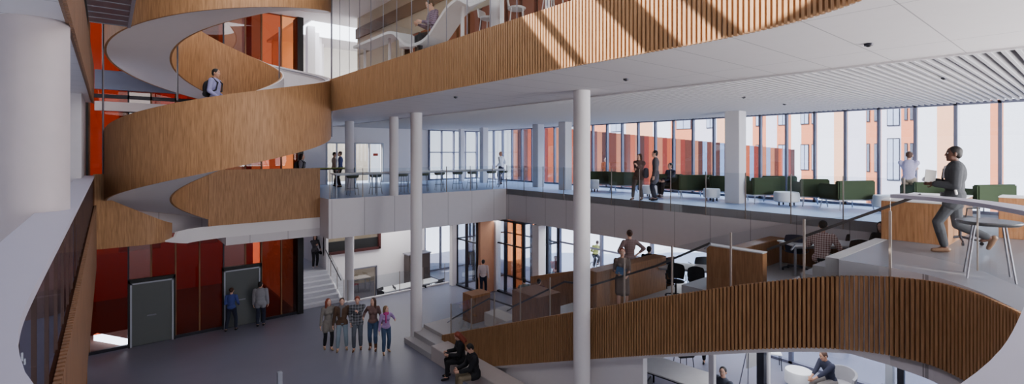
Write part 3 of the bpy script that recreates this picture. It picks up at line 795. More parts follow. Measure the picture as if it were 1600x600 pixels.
def backpack(col):
    def f(o, J, T, Hd, P, fin):
        m = MB(); m.ell(T(0, -.2, .27), (.15, .1, .21), n=14); m.cap(T(-.08, -.2, .12), .08, T(.08, -.2, .12), .08)
        fin('backpack', m, col)
        m = MB()
        for q in (-1, 1): m.tube([T(.11*q, -.14, .45), T(.12*q, .0, .545), T(.12*q, .13, .42), T(.15*q, .1, .22), T(.13*q, -.12, .15)], .022)
        m.build('shoulder_strap', col, o)
    return f
def yaw_of(px, d, mode, extra=0):
    """rotation that makes a figure (built facing +y) face towards / away / left / right of the viewer"""
    p = at(px, d); v = {'cam': -p, 'away': p, 'left': -RT, 'right': RT}[mode]
    return math.atan2(v.y, v.x)-PI/2+math.radians(extra)
ZT = {'hall': 0, 'up': Z2}
def stand(label, px, d, z, mode, turn=0, **k):
    return person(label, at(px, d, z), yaw_of(px, d, mode, turn), **k)
def tall(pxh, d, z=None): return pxh*d/F

# --- the five friends on the hall floor
TAUPE = cloth('taupe_knit', (128, 122, 116)); BRN = cloth('brown_sweater', (88, 66, 52)); PLAID = check('grey_plaid', (120, 122, 128), (44, 44, 52), size=.09)
BRL = cloth('mauve_brown_top', (112, 86, 82)); LIL = cloth('lilac_sleeves', (160, 130, 176)); MAG = cloth('magenta_scarf', (170, 50, 120)); STONE = cloth('stone_trousers', (150, 140, 128))
D5 = 15.9
stand('woman with long auburn hair in a grey knit dress, leftmost of the five walking', 513, D5, 0, 'cam', 12, H=1.68, sex='f', hair=HAIRR, hairlen='long', top=TAUPE, hem=.55, bottom=BLK, kind='leggings', shoes=SHT, head=(.35, 0), feet={-1: V(-.09, .05, .08), 1: V(.1, -.12, .09)}, hands={-1: V(-.25, .02, .84), 1: V(.26, .05, .86)})
stand('bearded man in a brown sweater with a grey scarf and pale jeans', 534.5, D5, 0, 'cam', 0, H=1.70, top=BRN, bottom=JEANL, shoes=SHT, hem=.1, head=(0, .1), feet={-1: V(-.14, 0, .08), 1: V(.14, .1, .08)}, extra=scarf(cloth('grey_scarf', (110, 108, 110))), hands={-1: V(-.28, .04, .86), 1: V(.28, .04, .86)})
stand('man in a grey plaid shirt with one hand raised to his chest', 558.5, D5, 0, 'cam', -5, H=1.75, hair=HAIRR, top=PLAID, bottom=cloth('grey_jeans', (92, 98, 108)), shoes=SHB, hem=.15, head=(0, .35), hands={-1: V(-.02, .2, 1.28), 1: V(.2, .1, .92)}, feet={-1: V(-.1, -.05, .08), 1: V(.1, .1, .08)})
stand('woman in a brown top, blue jeans and brown boots, second from right of the five', 583, D5, 0, 'cam', -10, H=1.70, sex='f', hairlen='long', top=BRL, bottom=JEAN, shoes=SHB, boots=True, head=(-.5, 0), hands={-1: V(-.28, .05, .88), 1: V(.30, .10, 1.12)}, feet={-1: V(-.1, .08, .08), 1: V(.1, -.08, .08)})
stand('short woman in a lilac cardigan and magenta scarf, rightmost of the five', 603, D5-.25, 0, 'cam', 15, H=1.52, sex='f', hair=HAIRG, hairlen='bob', top=LIL, bottom=JEAN, shoes=SHT, head=(.6, .1), extra=scarf(MAG), hands={-1: V(-.3, .12, 1.22), 1: V(.27, .08, .82)}, feet={-1: V(-.12, -.1, .08), 1: V(.12, .12, .08)})
# --- by the coloured glass doors
BLUET = cloth('blue_top', (64, 76, 140)); GREYJ = cloth('pale_grey_jacket', (140, 140, 146)); NAVY = cloth('navy_trousers', (38, 42, 60))
stand('woman in a blue top seen from behind at the grey glass door', 361.5, 17.5, 0, 'away', -15, H=1.58, sex='f', hair=HAIRBR, hairlen='bun', top=BLUET, bottom=NAVY, shoes=BLK, feet={-1: V(-.2, 0, .08), 1: V(.14, .1, .08)}, hands={-1: V(-.12, .2, 1.15), 1: V(.24, .15, 1.02)})
stand('man in a pale grey jacket standing at the far glass door', 407, 18.0, 0, 'away', -10, H=1.66, hair=HAIRB, top=GREYJ, jacket=(GREYJ,), bottom=NAVY, shoes=BLK, head=(-.3, 0))
stand('woman holding a black handbag at the top of the pale steps', 492, 22.7, 1.05, 'cam', 15, H=1.55, sex='f', hair=HAIRB, hairlen='long', top=check('dark_print', (90, 84, 90), (40, 40, 46), size=.06), hem=.1, bottom=BLK, kind='trousers', shoes=UPW, hands={-1: V(-.26, .02, .98), 1: V(.0, .2, 1.22)}, head=(-.4, 0),
      extra=lambda o, J, T, Hd, P, fin: fin('handbag', MB().cap(J[-1][5]+V(-.02, -.09, -.22), .085, J[-1][5]+V(-.02, .09, -.22), .085), BLK))
stand('man in a pale pink shirt walking to the glazed entrance', 755, 21.9, 0, 'away', -10, H=1.62, hair=HAIRB, top=cloth('pale_pink_shirt', (206, 190, 190)), bottom=NAVY, shoes=BLK, feet={-1: V(-.09, -.1, .08), 1: V(.1, .15, .08)})
stand('person in blue outside the entrance doors', 735, 27.5, 0, 'cam', 0, H=1.6, top=BLUET, bottom=BLK)
stand('person silhouetted behind the orange lobby glass', 868, 22.8, 0, 'cam', 0, H=1.6, top=cloth('rust_coat', (120, 40, 26)), bottom=BLK, hands={-1: V(-.05, .2, 1.05), 1: V(.05, .2, 1.05)})
# --- on the stair
stand('man in a lilac shirt with a black backpack climbing the spiral stair', 336, 12.55, 6.86, 'right', 5, H=1.68, hair=HAIRB, skin='tan', top=cloth('lilac_shirt', (138, 136, 176)), bottom=NAVY, head=(0, .15), extra=backpack(BLK), feet={-1: V(-.1, -.1, .08), 1: V(.1, .25, .22)}, pelvis=.95, hands={-1: V(-.22, .14, .98), 1: V(.22, .18, .98)}, vx=.012)
stand('woman with dark hair and a backpack behind the flat oak balustrade of the landing', 471, 18.9, Z2, 'right', 10, H=1.62, sex='f', hair=HAIRB, hairlen='bob', top=cloth('grey_top', (120, 120, 130)), bottom=BLK, extra=backpack(BLK))
# --- upper gallery
stand('man in a white shirt standing at the far end of the bar table', 783, 25.0, Z2, 'left', -30, H=1.72, skin='tan', bald=True, top=cloth('white_shirt', (226, 224, 228)), bottom=NAVY, shoes=BLK, hands={-1: V(-.24, .1, .98), 1: V(.24, .12, .98)})
stand('left of the two people chatting behind the lime green counter', 522, 23.6, Z2, 'right', 20, H=1.68, hair=HAIRB, top=cloth('cream_top', (180, 150, 130)), bottom=BLK, head=(-.3, .2))
stand('person in a blue shirt behind the lime green counter', 532, 23.2, Z2, 'left', 20, H=1.72, hair=HAIRBR, top=cloth('blue_shirt', (78, 86, 140)), bottom=BLK)
stand('woman in brown with a grey bag talking on the right gallery', 998, 17.0, Z2, 'cam', -25, H=1.62, sex='f', hair=HAIRBR, hairlen='bob', top=cloth('brown_jacket', (96, 76, 74)), jacket=(cloth('brown_jacket', (96, 76, 74)),), bottom=cloth('taupe_trousers', (98, 86, 84)), shoes=SHB, side=-.06, hands={-1: V(-.05, .22, 1.28), 1: V(.05, .2, 1.15)}, feet={-1: V(-.12, 0, .08), 1: V(.18, .12, .08)}, head=(-.4, .05),
      extra=lambda o, J, T, Hd, P, fin: fin('shoulder_bag', MB().cap(T(-.27, -.02, .2), .1, T(-.27, -.02, .02), .12), cloth('slate_bag', (80, 84, 100))))
stand('man in a long grey coat standing face to face with the woman in brown', 1024.5, 16.75, Z2, 'left', -15, H=1.74, hair=HAIRB, top=cloth('grey_coat', (92, 88, 94)), hem=.6, bottom=NAVY, shoes=BLK)
sit_ = dict(pelvis=.50, feet={-1: V(-.1, .48, .08), 1: V(.1, .44, .08)}, hands={-1: V(-.12, .36, .62), 1: V(.12, .36, .62)})
stand('person in a dark blue top sitting on the green sofa by the window', 1048, 18.2, Z2, 'left', 20, H=1.7, hair=HAIRB, top=cloth('dark_blue_top', (44, 46, 66)), bottom=BLK, **sit_)
stand('man in a lilac shirt with folded arms at the gallery window', 1420, 13.9, Z2, 'away', -15, H=1.7, hair=HAIRBR, top=cloth('pale_lilac_shirt', (176, 172, 204)), bottom=STONE, shoes=SHB, hands={-1: V(.05, .22, 1.2), 1: V(-.05, .2, 1.14)}, head=(.3, 0), vx=.012)
stand('person in an orange jacket outside the gallery glass', 946, 29, 4.4, 'cam', 0, H=1.7, top=cloth('orange_jacket', (150, 76, 40)), bottom=cloth('orange_jacket', (150, 76, 40)))
# walking man in a suit
SUIT = cloth('charcoal_suit', (62, 64, 68)); 
def papers(o, J, T, Hd, P, fin):
    W_ = J[-1][5]; m = MB(); m.box(-.01, .01, -.07, .07, -.10, .10)
    q = m.build('paper_folder', plain('white_paper', (232, 230, 226), .7), o); q.location = W_+V(.03, .05, .12); q.rotation_euler = (.15, .1, .3)
    MB().tube([T(.02, .14, .44), T(.01, .155, .3), T(0, .15, .15)], .014).build('tie', BLK, o)
    MB().cap(T(-.19, .03, .22), .018, T(-.205, -.0, .06), .018).build('newspaper', MATS['white_paper'], o)
stand('man in a charcoal suit striding past carrying white papers', 1492, 8.0, Z2, 'left', -38, H=1.80, skin='dark', hair=HAIRB, top=cloth('suit_shirt', (220, 220, 226)), jacket=(SUIT, cloth('suit_shirt', (220, 220, 226))), bottom=SUIT, shoes=plain('tan_brogue', (120, 92, 72), .35),
      pelvis=.90, lean=-.02, hands={-1: V(-.10, .25, 1.10), 1: V(.12, .27, 1.14)}, feet={-1: V(-.05, .12, .085), 1: V(.08, -.42, .27)}, knees={-1: V(0, 1, .1), 1: V(0, 1, -.1)}, heel=(0, 62), head=(.15, .03), vx=.010, extra=papers)
# --- stepped seating
DRS = cloth('grey_dress', (112, 98, 92)); 
def folder(o, J, T, Hd, P, fin):
    q = MB().box(-.13, .13, -.015, .015, -.1, .1).build('blue_folder', plain('blue_cover', (40, 78, 120), .5), o); q.location = (J[1][5]+J[-1][5])/2+V(.05, .03, .1); q.rotation_euler = (.2, -.3, .1)
stand('woman in a short sleeved grey dress holding a blue folder on the seating', 972, 12.6, 2.30, 'cam', 5, H=1.66, sex='f', hair=HAIRR, hairlen='bun', top=DRS, sleeve='short', kind='dress', shoes=BLK, hands={-1: V(-.12, .24, 1.04), 1: V(.13, .24, 1.08)}, extra=folder, vx=.012)
stand('woman with a ponytail, hand on hip, behind the woman with the blue folder', 984, 14.3, 2.30, 'away', 15, H=1.86, sex='f', hair=HAIRBR, hairlen='bun', top=check('mauve_weave', (134, 112, 112), (108, 88, 90), size=.05), sleeve='elbow', hem=.15, bottom=BLK, hands={-1: V(-.2, .2, 1.15), 1: V(.19, -.02, 1.05)}, poleL={-1: V(-.5, -.5, -.5), 1: V(1.2, -.2, 0)})
def seated(label, px, d, z, mode, turn=0, seat=.45, **k):
    kk = dict(pelvis=seat+.09, feet={-1: V(-.12, .46, .08), 1: V(.12, .42, .08)}, hands={-1: V(-.14, .40, seat+.30), 1: V(.14, .40, seat+.30)}); kk.update(k)
    return stand(label, px, d, z, mode, turn, **kk)
seated('man in a red checked shirt working at the top terrace desk, seen from behind', 1284, 10.9, 3.5, 'away', -8, H=1.80, hair=HAIRB, top=check('red_gingham', (214, 196, 192), (104, 44, 48), size=.045), hem=.1, bottom=BLK, lean=.22, head=(0, .4), hands={-1: V(-.2, .42, .82), 1: V(.2, .42, .82)}, vx=.012)
seated('dark haired woman sitting partly hidden behind the oak counter block', 1378, 11.3, 3.5, 'left', 30, H=1.7, sex='f', hair=HAIRB, hairlen='long', top=BLK, bottom=BLK, head=(0, .3))
seated('left of the two seated people whose heads show above the second oak box', 819, 18.4, .46, 'away', 20, H=1.6, hair=HAIRB, top=cloth('grey_green_top', (110, 116, 110)), bottom=BLK)
seated('right of the two seated people whose heads show above the second oak box', 842, 18.1, .46, 'away', -20, H=1.66, hair=HAIRB, top=cloth('maroon_top', (96, 40, 40)), bottom=BLK)
stand('person sitting low at the far edge of the third terrace, only the head visible', 1014, 15.2, 2.3, 'away', 0, H=1.6, hair=HAIRB, top=BLK, bottom=BLK, **sit_)
# --- couple on the stone bench
def phone(o, J, T, Hd, P, fin):
    MB().ell((J[1][5]+J[-1][5])/2+V(0, .04, -.03), (.13, .09, .05)).build('handbag', BLK, o)
seated('woman with long auburn hair in black sitting on the stone bench', 722, 13.95, 0, 'left', 18, H=1.72, sex='f', hair=HAIRR, hairlen='long', top=cloth('cream_blouse', (190, 170, 160)), jacket=(BLK,), bottom=BLK, shoes=BLK, lean=.15, head=(0, .5), seat=.44, feet={-1: V(-.1, .46, .1), 1: V(.12, .38, .1)}, extra=phone, vx=.013)
seated('man in a black jacket and khaki trousers sitting on the stone bench', 743, 13.0, 0, 'left', 22, H=1.78, hair=HAIRB, top=cloth('tan_shirt', (150, 124, 100)), jacket=(BLK,), bottom=cloth('khaki_trousers', (124, 112, 92)), shoes=BLK, lean=.18, head=(0, .45), seat=.44, hands={-1: V(-.1, .45, .68), 1: V(.1, .45, .68)}, feet={-1: V(-.12, .5, .08), 1: V(.12, .46, .08)}, vx=.013)
# --- ground floor under the seating
seated('man in a dark navy shirt seated leaning forward on the ground floor', 1299, 12.6, 0, 'left', 8, H=1.74, hair=HAIRBR, skin='tan', top=cloth('dark_navy_shirt', (42, 44, 62)), sleeve='elbow', bottom=cloth('grey_trousers', (120, 114, 112)), shoes=BLK, lean=.3, head=(0, .1), hands={-1: V(-.05, .55, .62), 1: V(.05, .55, .62)}, feet={-1: V(-.12, .55, .08), 1: V(.12, .6, .08)}, vx=.012)
seated('dark haired person in a grey top seated at the end of the meeting table', 1131, 11.6, 0, 'left', 25, H=1.72, hair=HAIRB, top=cloth('slate_top', (66, 70, 84)), bottom=BLK, head=(.5, 0), vx=.013)
stand('person in a dark top standing beyond the meeting table behind the pale post', 1105, 14.9, 0, 'cam', 0, H=1.6, hair=HAIRB, top=BRN, bottom=BLK)
stand('pedestrian outside the ground floor window, only the brown boots visible', 1307, 15.85, -.02, 'right', 0, H=1.7, top=BLK, bottom=cloth('taupe_trousers', (98, 86, 84)), shoes=SHB, feet={-1: V(-.08, -.2, .1), 1: V(.08, .3, .08)})
# --- far left, at the edge of the frame
stand('person in black at the far left edge beyond the massive column', 1, 13.5, Z2, 'right', 0, H=1.6, hair=HAIRB, top=BLK, bottom=cloth('white_trousers', (190, 190, 190)))
# --- storey above
seated('person in a checked shirt sitting with back to the glass at the wavy counter', 682, 12.2, Z3, 'left', 30, H=1.85, seat=.52, hair=HAIRB, top=check('navy_check', (130, 116, 146), (60, 48, 74), size=.05), bottom=BLK, lean=.2, head=(0, .4), vx=.013)
mk_st = thing('cube_stool', 'dark low stool under the person in the checked shirt at the wavy counter', 'stool', at(684, 12.2, Z3)); MB().box(-.18, .18, -.18, .18, 0, .46).build('seat', BLK, mk_st, bevel=.02); MB().box(-.19, .19, -.19, .19, .46, .5).build('cushion', CHB, mk_st, bevel=.015)
# cyclist outside
cy = thing('bicycle', 'bicycle ridden past the ground floor glazing outside', 'bicycle', at(930, 26, 0), yaw_of(930, 26, 'right', 60))
for y in (-.5, .55):
    autosmooth(MB().tube([(0, y+.33*math.cos(t*PI/12), .34+.33*math.sin(t*PI/12)) for t in range(24)], .02, 6, closed=True).build('wheel', BLACK, cy))
MB().tube([(0, -.5, .34), (0, -.15, .85), (0, .4, .85), (0, -.05, .34), (0, -.5, .34)], .02).tube([(0, .55, .34), (0, .4, .85), (0, .37, 1.0)], .02).build('frame', METG, cy)
MB().tube([(-.25, .33, 1.0), (.25, .33, 1.0)], .016).build('handlebar', BLACK, cy); MB().ell((0, -.2, .93), (.07, .13, .03)).build('saddle', BLACK, cy)
person('cyclist in a yellow top riding past outside', at(930, 26, 0), yaw_of(930, 26, 'right', 60), H=1.7, top=cloth('yellow_top', (170, 170, 90)), bottom=BLK, pelvis=1.0, lean=.5, feet={-1: V(-.12, .1, .3), 1: V(.12, .05, .5)}, hands={-1: V(-.22, .4, 1.05), 1: V(.22, .4, 1.05)})
# ================================================================== FURNITURE
def divider(label, x0, x1, y0, y1, z0, z1, top=None, name='timber_divider', cat='divider'):
    cx, cy = (x0+x1)/2, (y0+y1)/2; o = thing(name, label, cat, (cx, cy, z0)); a, b = (x1-x0)/2, (y1-y0)/2; h = z1-z0
    MB().box(-a, a, -b, b, 0, h-.025).build('body', DESKW, o, bevel=.008)
    MB().box(-a-.006, a+.006, -b-.006, b+.006, h-.025, h).build('top', top or DESKW, o, bevel=.006)
    return o
divider('lowest oak end panel at the start of the stepped seating', 9.72, 10.5, 13.9, 14.5, .46, 1.43)
divider('second oak divider box up the stepped seating before two seated heads', 9.72, 10.7, 10.6, 11.75, 1.12, 2.12)
divider('long oak divider in front of which the woman in the grey dress stands', 9.75, 12.9, 8.35, 8.75, 2.0, 3.3)
divider('oak divider with a white top beside the task chairs', 9.75, 9.95, 4.2, 5.35, 3.4, 4.46, TABW)
divider('big oak counter block with a white top behind the walking man', 11.42, 13.95, 1.75, 2.72, 3.6, 5.5, TABW)
divider('oak cabinet behind the walking man near the gallery window', 13.3, 13.9, .75, 1.3, Z2, 5.55, TABW)
o = thing('corner_bench', 'low oak corner bench behind the man in the checked shirt', 'bench', (13.3, 4.6, 3.5))
MB().box(.42, .64, -1.9, 1.2, 0, .62).build('side_bench', DESKW, o, bevel=.01)
MB().box(-1.6, .42, .85, 1.2, 0, .62).build('end_bench', DESKW, o, bevel=.01)
o = thing('bench', 'white block seat between the two lowest oak dividers', 'bench', (10.3, 12.8, .46))
MB().box(-.3, .3, -.85, .8, 0, .44).build('seat_block', plain('cream_block', (214, 206, 196), .6), o, bevel=.012)

def table(label, loc, L, W, H, rz, name='table', cat='table', topm=TABW, legm=MULLL, group=None, lt=.04, inset=.06, nlegs=4):
    o = thing(name, label, cat, loc, rz, group)
    MB().box(-L/2, L/2, -W/2, W/2, H-.035, H).build('tabletop', topm, o, bevel=.006)
    xs = [-L/2+inset, L/2-inset] if nlegs == 4 else [-L/2+inset+(L-2*inset)*i/(nlegs/2-1) for i in range(nlegs//2)]
    for x in xs:
        for y in (-W/2+inset, W/2-inset): MB().box(x-lt/2, x+lt/2, y-lt/2, y+lt/2, 0, H-.035).build('leg', legm, o)
    for y in (-W/2+inset, W/2-inset): MB().bar((xs[0], y, H-.06), (xs[-1], y, H-.06), .03, .04).build('apron', legm, o)
    return o
# bar table along the back gallery
table('very long white bar-height table on the back gallery lined with stools', (10.3, 17.95, Z2), 7.9, .55, .88, 0, topm=TABW, lt=.035, nlegs=12)
table('lime green high counter at the back of the gallery with two people behind it', at(521, 22.3, Z2), 1.7, .8, .95, 0, name='counter', cat='counter', topm=LIME, legm=BLACK, lt=.08)
def mk_stool(label, grp=None):
    o = thing('bar_stool', label, 'stool', group=grp)
    autosmooth(MB().lathe([(.02, .66), (.19, .665), (.225, .70), (.235, .76), (.215, .77), (.18, .715), (.02, .70)], 24).build('seat', STOOLS, o))
    for k in range(4):
        a = PI/4+k*PI/2; c, s_ = math.cos(a), math.sin(a)
        MB().tube([(c*.15, s_*.15, .67), (c*.25, s_*.25, 0)], .011, 8).build('leg', METG, o)
    autosmooth(MB().tube([(.215*math.cos(t*PI/10), .215*math.sin(t*PI/10), .26) for t in range(20)], .008, 6, closed=True).build('foot_ring', METG, o))
    return o
names_ = ['first', 'second', 'third', 'fourth', 'fifth', 'sixth', 'seventh', 'eighth', 'ninth']
s0 = None
for i, (px, off) in enumerate([(551, .5), (587, .5), (629, .5), (662, .5), (687, .45), (715, .5), (738, .45), (768, .5), (786, .4)]):
    # stool stands on the far side of the bar table
    r = (px-800)/F; dx, dy = FW.x+RT.x*r, FW.y+RT.y*r; t = (18.25+off*.3)/dy
    lab = 'olive bar stool at the long white bar table, %s from the left' % names_[i]
    if s0 is None: s0 = mk_stool(lab, 'stools along the gallery bar table'); s0.location = (dx*t, dy*t, Z2)
    else: dup(s0, (dx*t, dy*t, Z2), .3*i, lab)

# sofas and ottomans on the upper floor
def mk_sofa(label, L, grp):
    o = thing('lounge_sofa', label, 'sofa', group=grp)
    MB().box(-L/2, L/2, -.36, .34, .30, .46).build('seat', GREEN, o, bevel=.03)
    MB().box(-L/2, L/2, .22, .38, .30, .84).build('backrest', GREEN, o, bevel=.03)
    MB().box(L/2-.1, L/2, -.36, .36, .30, .74).build('armrest', GREEN, o, bevel=.03)
    MB().box(-L/2+.02, L/2-.02, -.35, .36, .265, .30).build('base_frame', MULLL, o)
    for x in (-L/2+.1, L/2-.1):
        for y in (-.3, .32): MB().bar((x, y, .28), (x+(.05 if x > 0 else -.05), y+(.04 if y > 0 else -.04), 0), .03).build('leg', MULLL, o)
    return o
def aim(px, d): p = at(px, d); return p
G_S = 'dark green sofas by the gallery window'
sof = [(939, 21.2, 1.35, 0, 'dark green lounge sofa farthest along the gallery window'),
       (974, 20.4, 1.2, 0, 'dark green lounge sofa just left of the woman in brown talking'),
       (1044, 18.6, 1.0, 0, 'dark green lounge sofa just right of the man in a long grey coat'),
       (1079, 17.9, 1.35, 1, 'wide dark green sofa left of the small white side table near the square column'),
       (1136, 17.2, 1.3, 0, 'dark green sofa half hidden behind the thick square column'),
       (1186, 16.0, 1.0, 1, 'dark green sofa right against the thick square column'),
       (1213, 17.2, 1.1, 0, 'dark green sofa behind the white ottoman'),
       (1266, 15.2, .8, 0, 'dark green sofa right of the white ottoman'),
       (1322, 14.3, 1.25, 1, 'dark green sofa left of the man with folded arms'),
       (1455, 13.6, 1.2, 0, 'dark green sofa seen behind the walking man on his left'),
       (1533, 12.6, 1.25, 1, 'rightmost dark green sofa behind the walking man')]
for i, (px, d, L, fl_, lab) in enumerate(sof):
    o = mk_sofa(lab, L, G_S); p = at(px, d, Z2)
    o.location = p; o.rotation_euler = (0, 0, math.radians(-40+(12 if fl_ else -10)+180)) 
def mk_ott(label, r, h, leg=.12, m=UPW):
    o = thing('ottoman', label, 'ottoman', group=None)
    autosmooth(MB().lathe([(r*.9, leg), (r, leg+.03), (r*1.0, h-.05), (r*.95, h), (.02, h)], 28).build('cushion', m, o))
    for k in range(4):
        a = PI/4+k*PI/2; MB().box(r*.62*math.cos(a)-.018, r*.62*math.cos(a)+.018, r*.62*math.sin(a)-.018, r*.62*math.sin(a)+.018, 0, leg+.01).build('leg', METD, o)
    return o
for px, d, r, h, lab in ((929, 20.6, .19, .5, 'small white ottoman at the far end of the green sofas'), (1013, 18.2, .32, .42, 'white ottoman behind the standing pair'),
                         (1112, 16.6, .27, .42, 'white ottoman left of the thick square column'), (1229, 15.2, .36, .42, 'round white ottoman between two green sofas'),
                         (1389, 13.6, .37, .45, 'white ottoman beside the man with folded arms')):
    o = mk_ott(lab, r, h); o.location = at(px, d, Z2)
o = mk_ott('big round white ottoman on the ground floor beside the seated man', .34, .46, .1); o.location = at(1248, 13.35, 0)

# task chairs
def mk_task(label, shell, m2, rz=0, loc=(0, 0, 0), grp=None):
    o = thing('task_chair', label, 'chair', loc, rz, grp)
    autosmooth(MB().ell((0, 0, .47), (.24, .235, .04), n=20).build('seat', m2, o))
    m = MB(); rows = []
    for i in range(9):
        t = i/8; z = .5+.42*t; w = .2+.04*math.sin(t*PI); y = .2+.05*t
        rows.append([(x*w, y-.09*(x*x)*.8, z-(.03*x*x if i == 8 else 0)) for x in (-1, -.66, -.33, 0, .33, .66, 1)])
    V = [[m.bm.verts.new(p) for p in r_] for r_ in rows]; W = [[m.bm.verts.new((p[0], p[1]+.025, p[2])) for p in r_] for r_ in rows]
    for i in range(8):
        for k in range(6):
            m.face([V[i][k], V[i][k+1], V[i+1][k+1], V[i+1][k]]); m.face([W[i][k+1], W[i][k], W[i+1][k], W[i+1][k+1]])
    for i in range(8): m.face([V[i][0], V[i+1][0], W[i+1][0], W[i][0]]); m.face([V[i+1][6], V[i][6], W[i][6], W[i+1][6]])
    for k in range(6): m.face([V[0][k+1], V[0][k], W[0][k], W[0][k+1]]); m.face([V[8][k], V[8][k+1], W[8][k+1], W[8][k]])
    autosmooth(m.build('backrest', shell, o))
    MB().tube([(0, .12, .45), (0, .24, .5), (0, .26, .62)], .018).build('back_support', CHB, o)
    for s_ in (-1, 1): MB().tube([(s_*.2, .05, .46), (s_*.27, .05, .5), (s_*.27, .03, .66), (s_*.27, -.15, .67)], .014).build('armrest', CHB, o)
    MB().tube([(0, 0, .1), (0, 0, .45)], .025, 12).build('pedestal', METD, o)
    for k in range(5):
        a = k*2*PI/5+.3; c, s_ = math.cos(a), math.sin(a)
        g = MB().tube([(0, 0, .12), (c*.29, s_*.29, .07)], .02, radii=[.024, .014]).build('base_leg', METD, o)
        MB().tube([(c*.29-s_*.015, s_*.29+c*.015, .03), (c*.29+s_*.015, s_*.29-c*.015, .03)], .03, 12).build('castor', CHB, g)
    return o
tabA = table('white desk on the third terrace with black task chairs round it', at(1072, 14.5, 2.3), 1.7, .8, .73, math.radians(-60))
tcs = [(1040, 15.0, 2.3, 130, CHN, 'black task chair at the back left of the white desk on the third terrace'),
       (1056, 13.8, 2.3, -60, CHB, 'black task chair in front of the white desk on the third terrace'),
       (1091, 13.4, 2.3, -40, CHB, 'black task chair half hidden by the white-topped oak divider'),
       (1092, 15.2, 2.3, 150, CHB, 'black task chair behind the white desk, seen over the white-topped divider'),
       (1243, 12.0, 3.5, 110, CHN, 'navy task chair left of the man in the checked shirt'),
       (1318, 12.25, 3.5, 170, CHB, 'black task chair right of the man in the checked shirt'),
       (1348, 10.9, 3.5, -70, CHB, 'big black task chair beside the seated woman at the oak counter'),
       (1390, 9.9, 3.62, -60, CHB, 'black task chair partly behind the oak counter block')]
for px, d, z, rz, m_, lab in tcs[:7]:
    mk_task(lab, m_, m_, math.radians(rz), at(px, d, z))
mk_task('black task chair rolling behind the walking man', CHB, CHB, .6, at(1500, 8.9, Z2))
tabB = table('white shared desk on the top terrace where the man in the checked shirt works', at(1284, 11.75, 3.5), 1.75, .75, .73, math.radians(-40))
# ground floor, below the stepped seating
table('large white meeting table on the ground floor under the seating', (11.35, 7.05, 0), 1.9, 1.05, .74, math.radians(-84), legm=METD)
def mk_chair(label, loc, rz, m_=CHB, grp=None):
    o = thing('meeting_chair', label, 'chair', loc, rz, grp)
    MB().box(-.23, .23, -.22, .22, .43, .47).build('seat', m_, o, bevel=.015)
    m = MB(); m.side([(.2, .47), (.24, .47), (.31, .86), (.27, .86)], -.22, .22); m.build('backrest', m_, o, bevel=.008)
    for x in (-.19, .19):
        for y in (-.18, .18): MB().tube([(x, y, .44), (x*1.15, y*1.2, 0)], .012).build('leg', METD, o)
    return o
G_M = 'black chairs around the ground floor meeting table'
mk_chair('black meeting chair nearest the pale wall under the seating', at(1032, 11.8, 0), math.radians(20), grp=G_M)
mk_chair('black meeting chair at the bottom edge of the view under the seating', at(1069, 11.35, 0), math.radians(15), grp=G_M)
mk_chair('black meeting chair at the far side of the white meeting table', at(1068, 14.4, 0), math.radians(150), grp=G_M)
mk_chair('black meeting chair at the far left corner of the white meeting table', at(1015, 14.4, 0), math.radians(200), grp=G_M)
mk_chair('white meeting chair near the ground floor window frame', at(1207, 14.6, 0), math.radians(-60), UPW)
def mk_tub(label, loc, rz, m_):
    o = thing('tub_chair', label, 'armchair', loc, rz)
    autosmooth(MB().lathe([(.05, .3), (.3, .3), (.33, .36), (.31, .43), (.02, .45)], 24).build('seat', m_, o))
    m = MB(); rows = []
    for i in range(13):
        a = math.radians(-10+200*i/12); h = .66+.12*math.sin(math.radians(180*i/12))
        rows.append([m.bm.verts.new(p) for p in ((.33*math.cos(a), .33*math.sin(a), .33), (.39*math.cos(a), .39*math.sin(a), h), (.33*math.cos(a), .33*math.sin(a), h+.01), (.28*math.cos(a), .28*math.sin(a), .4))])
    for A, B in zip(rows, rows[1:]):
        for k in range(4): m.face([A[k], A[(k+1) % 4], B[(k+1) % 4], B[k]])
    m.face(rows[0]); m.face(rows[-1][::-1]); autosmooth(m.build('backrest', m_, o))
    for k in range(4):
        a = PI/4+k*PI/2; MB().tube([(.2*math.cos(a), .2*math.sin(a), .31), (.28*math.cos(a), .28*math.sin(a), 0)], .013).build('leg', METD, o)
    return o
mk_tub('grey tub chair under the seated man on the ground floor', at(1312, 12.65, 0), math.radians(-100), plain('grey_fabric', (150, 148, 154), .9))
o = thing('flip_chart', 'white flip chart on a splayed stand under the seating', 'flip chart', at(1175, 12.9, 0), math.radians(-10))
MB().box(-.22, .22, -.015, .015, .75, 1.75).build('board', TABW, o)
for x, y in ((-.35, -.12), (.35, -.12), (0, .4)): MB().tube([(x*.3, .02, 1.7), (x, y, 0)], .013).build('leg', METG, o)
o = thing('planter_box', 'dark low box at the bottom right corner below the curved balustrade', 'box', at(1388, 11.9, 0), math.radians(-12))
MB().box(-.55, .55, -.4, .4, 0, .5).build('body', plain('dark_box', (40, 44, 52), .5), o, bevel=.01); MB().box(-.5, .5, -.35, .35, .5, .52).build('lid', METD, o)
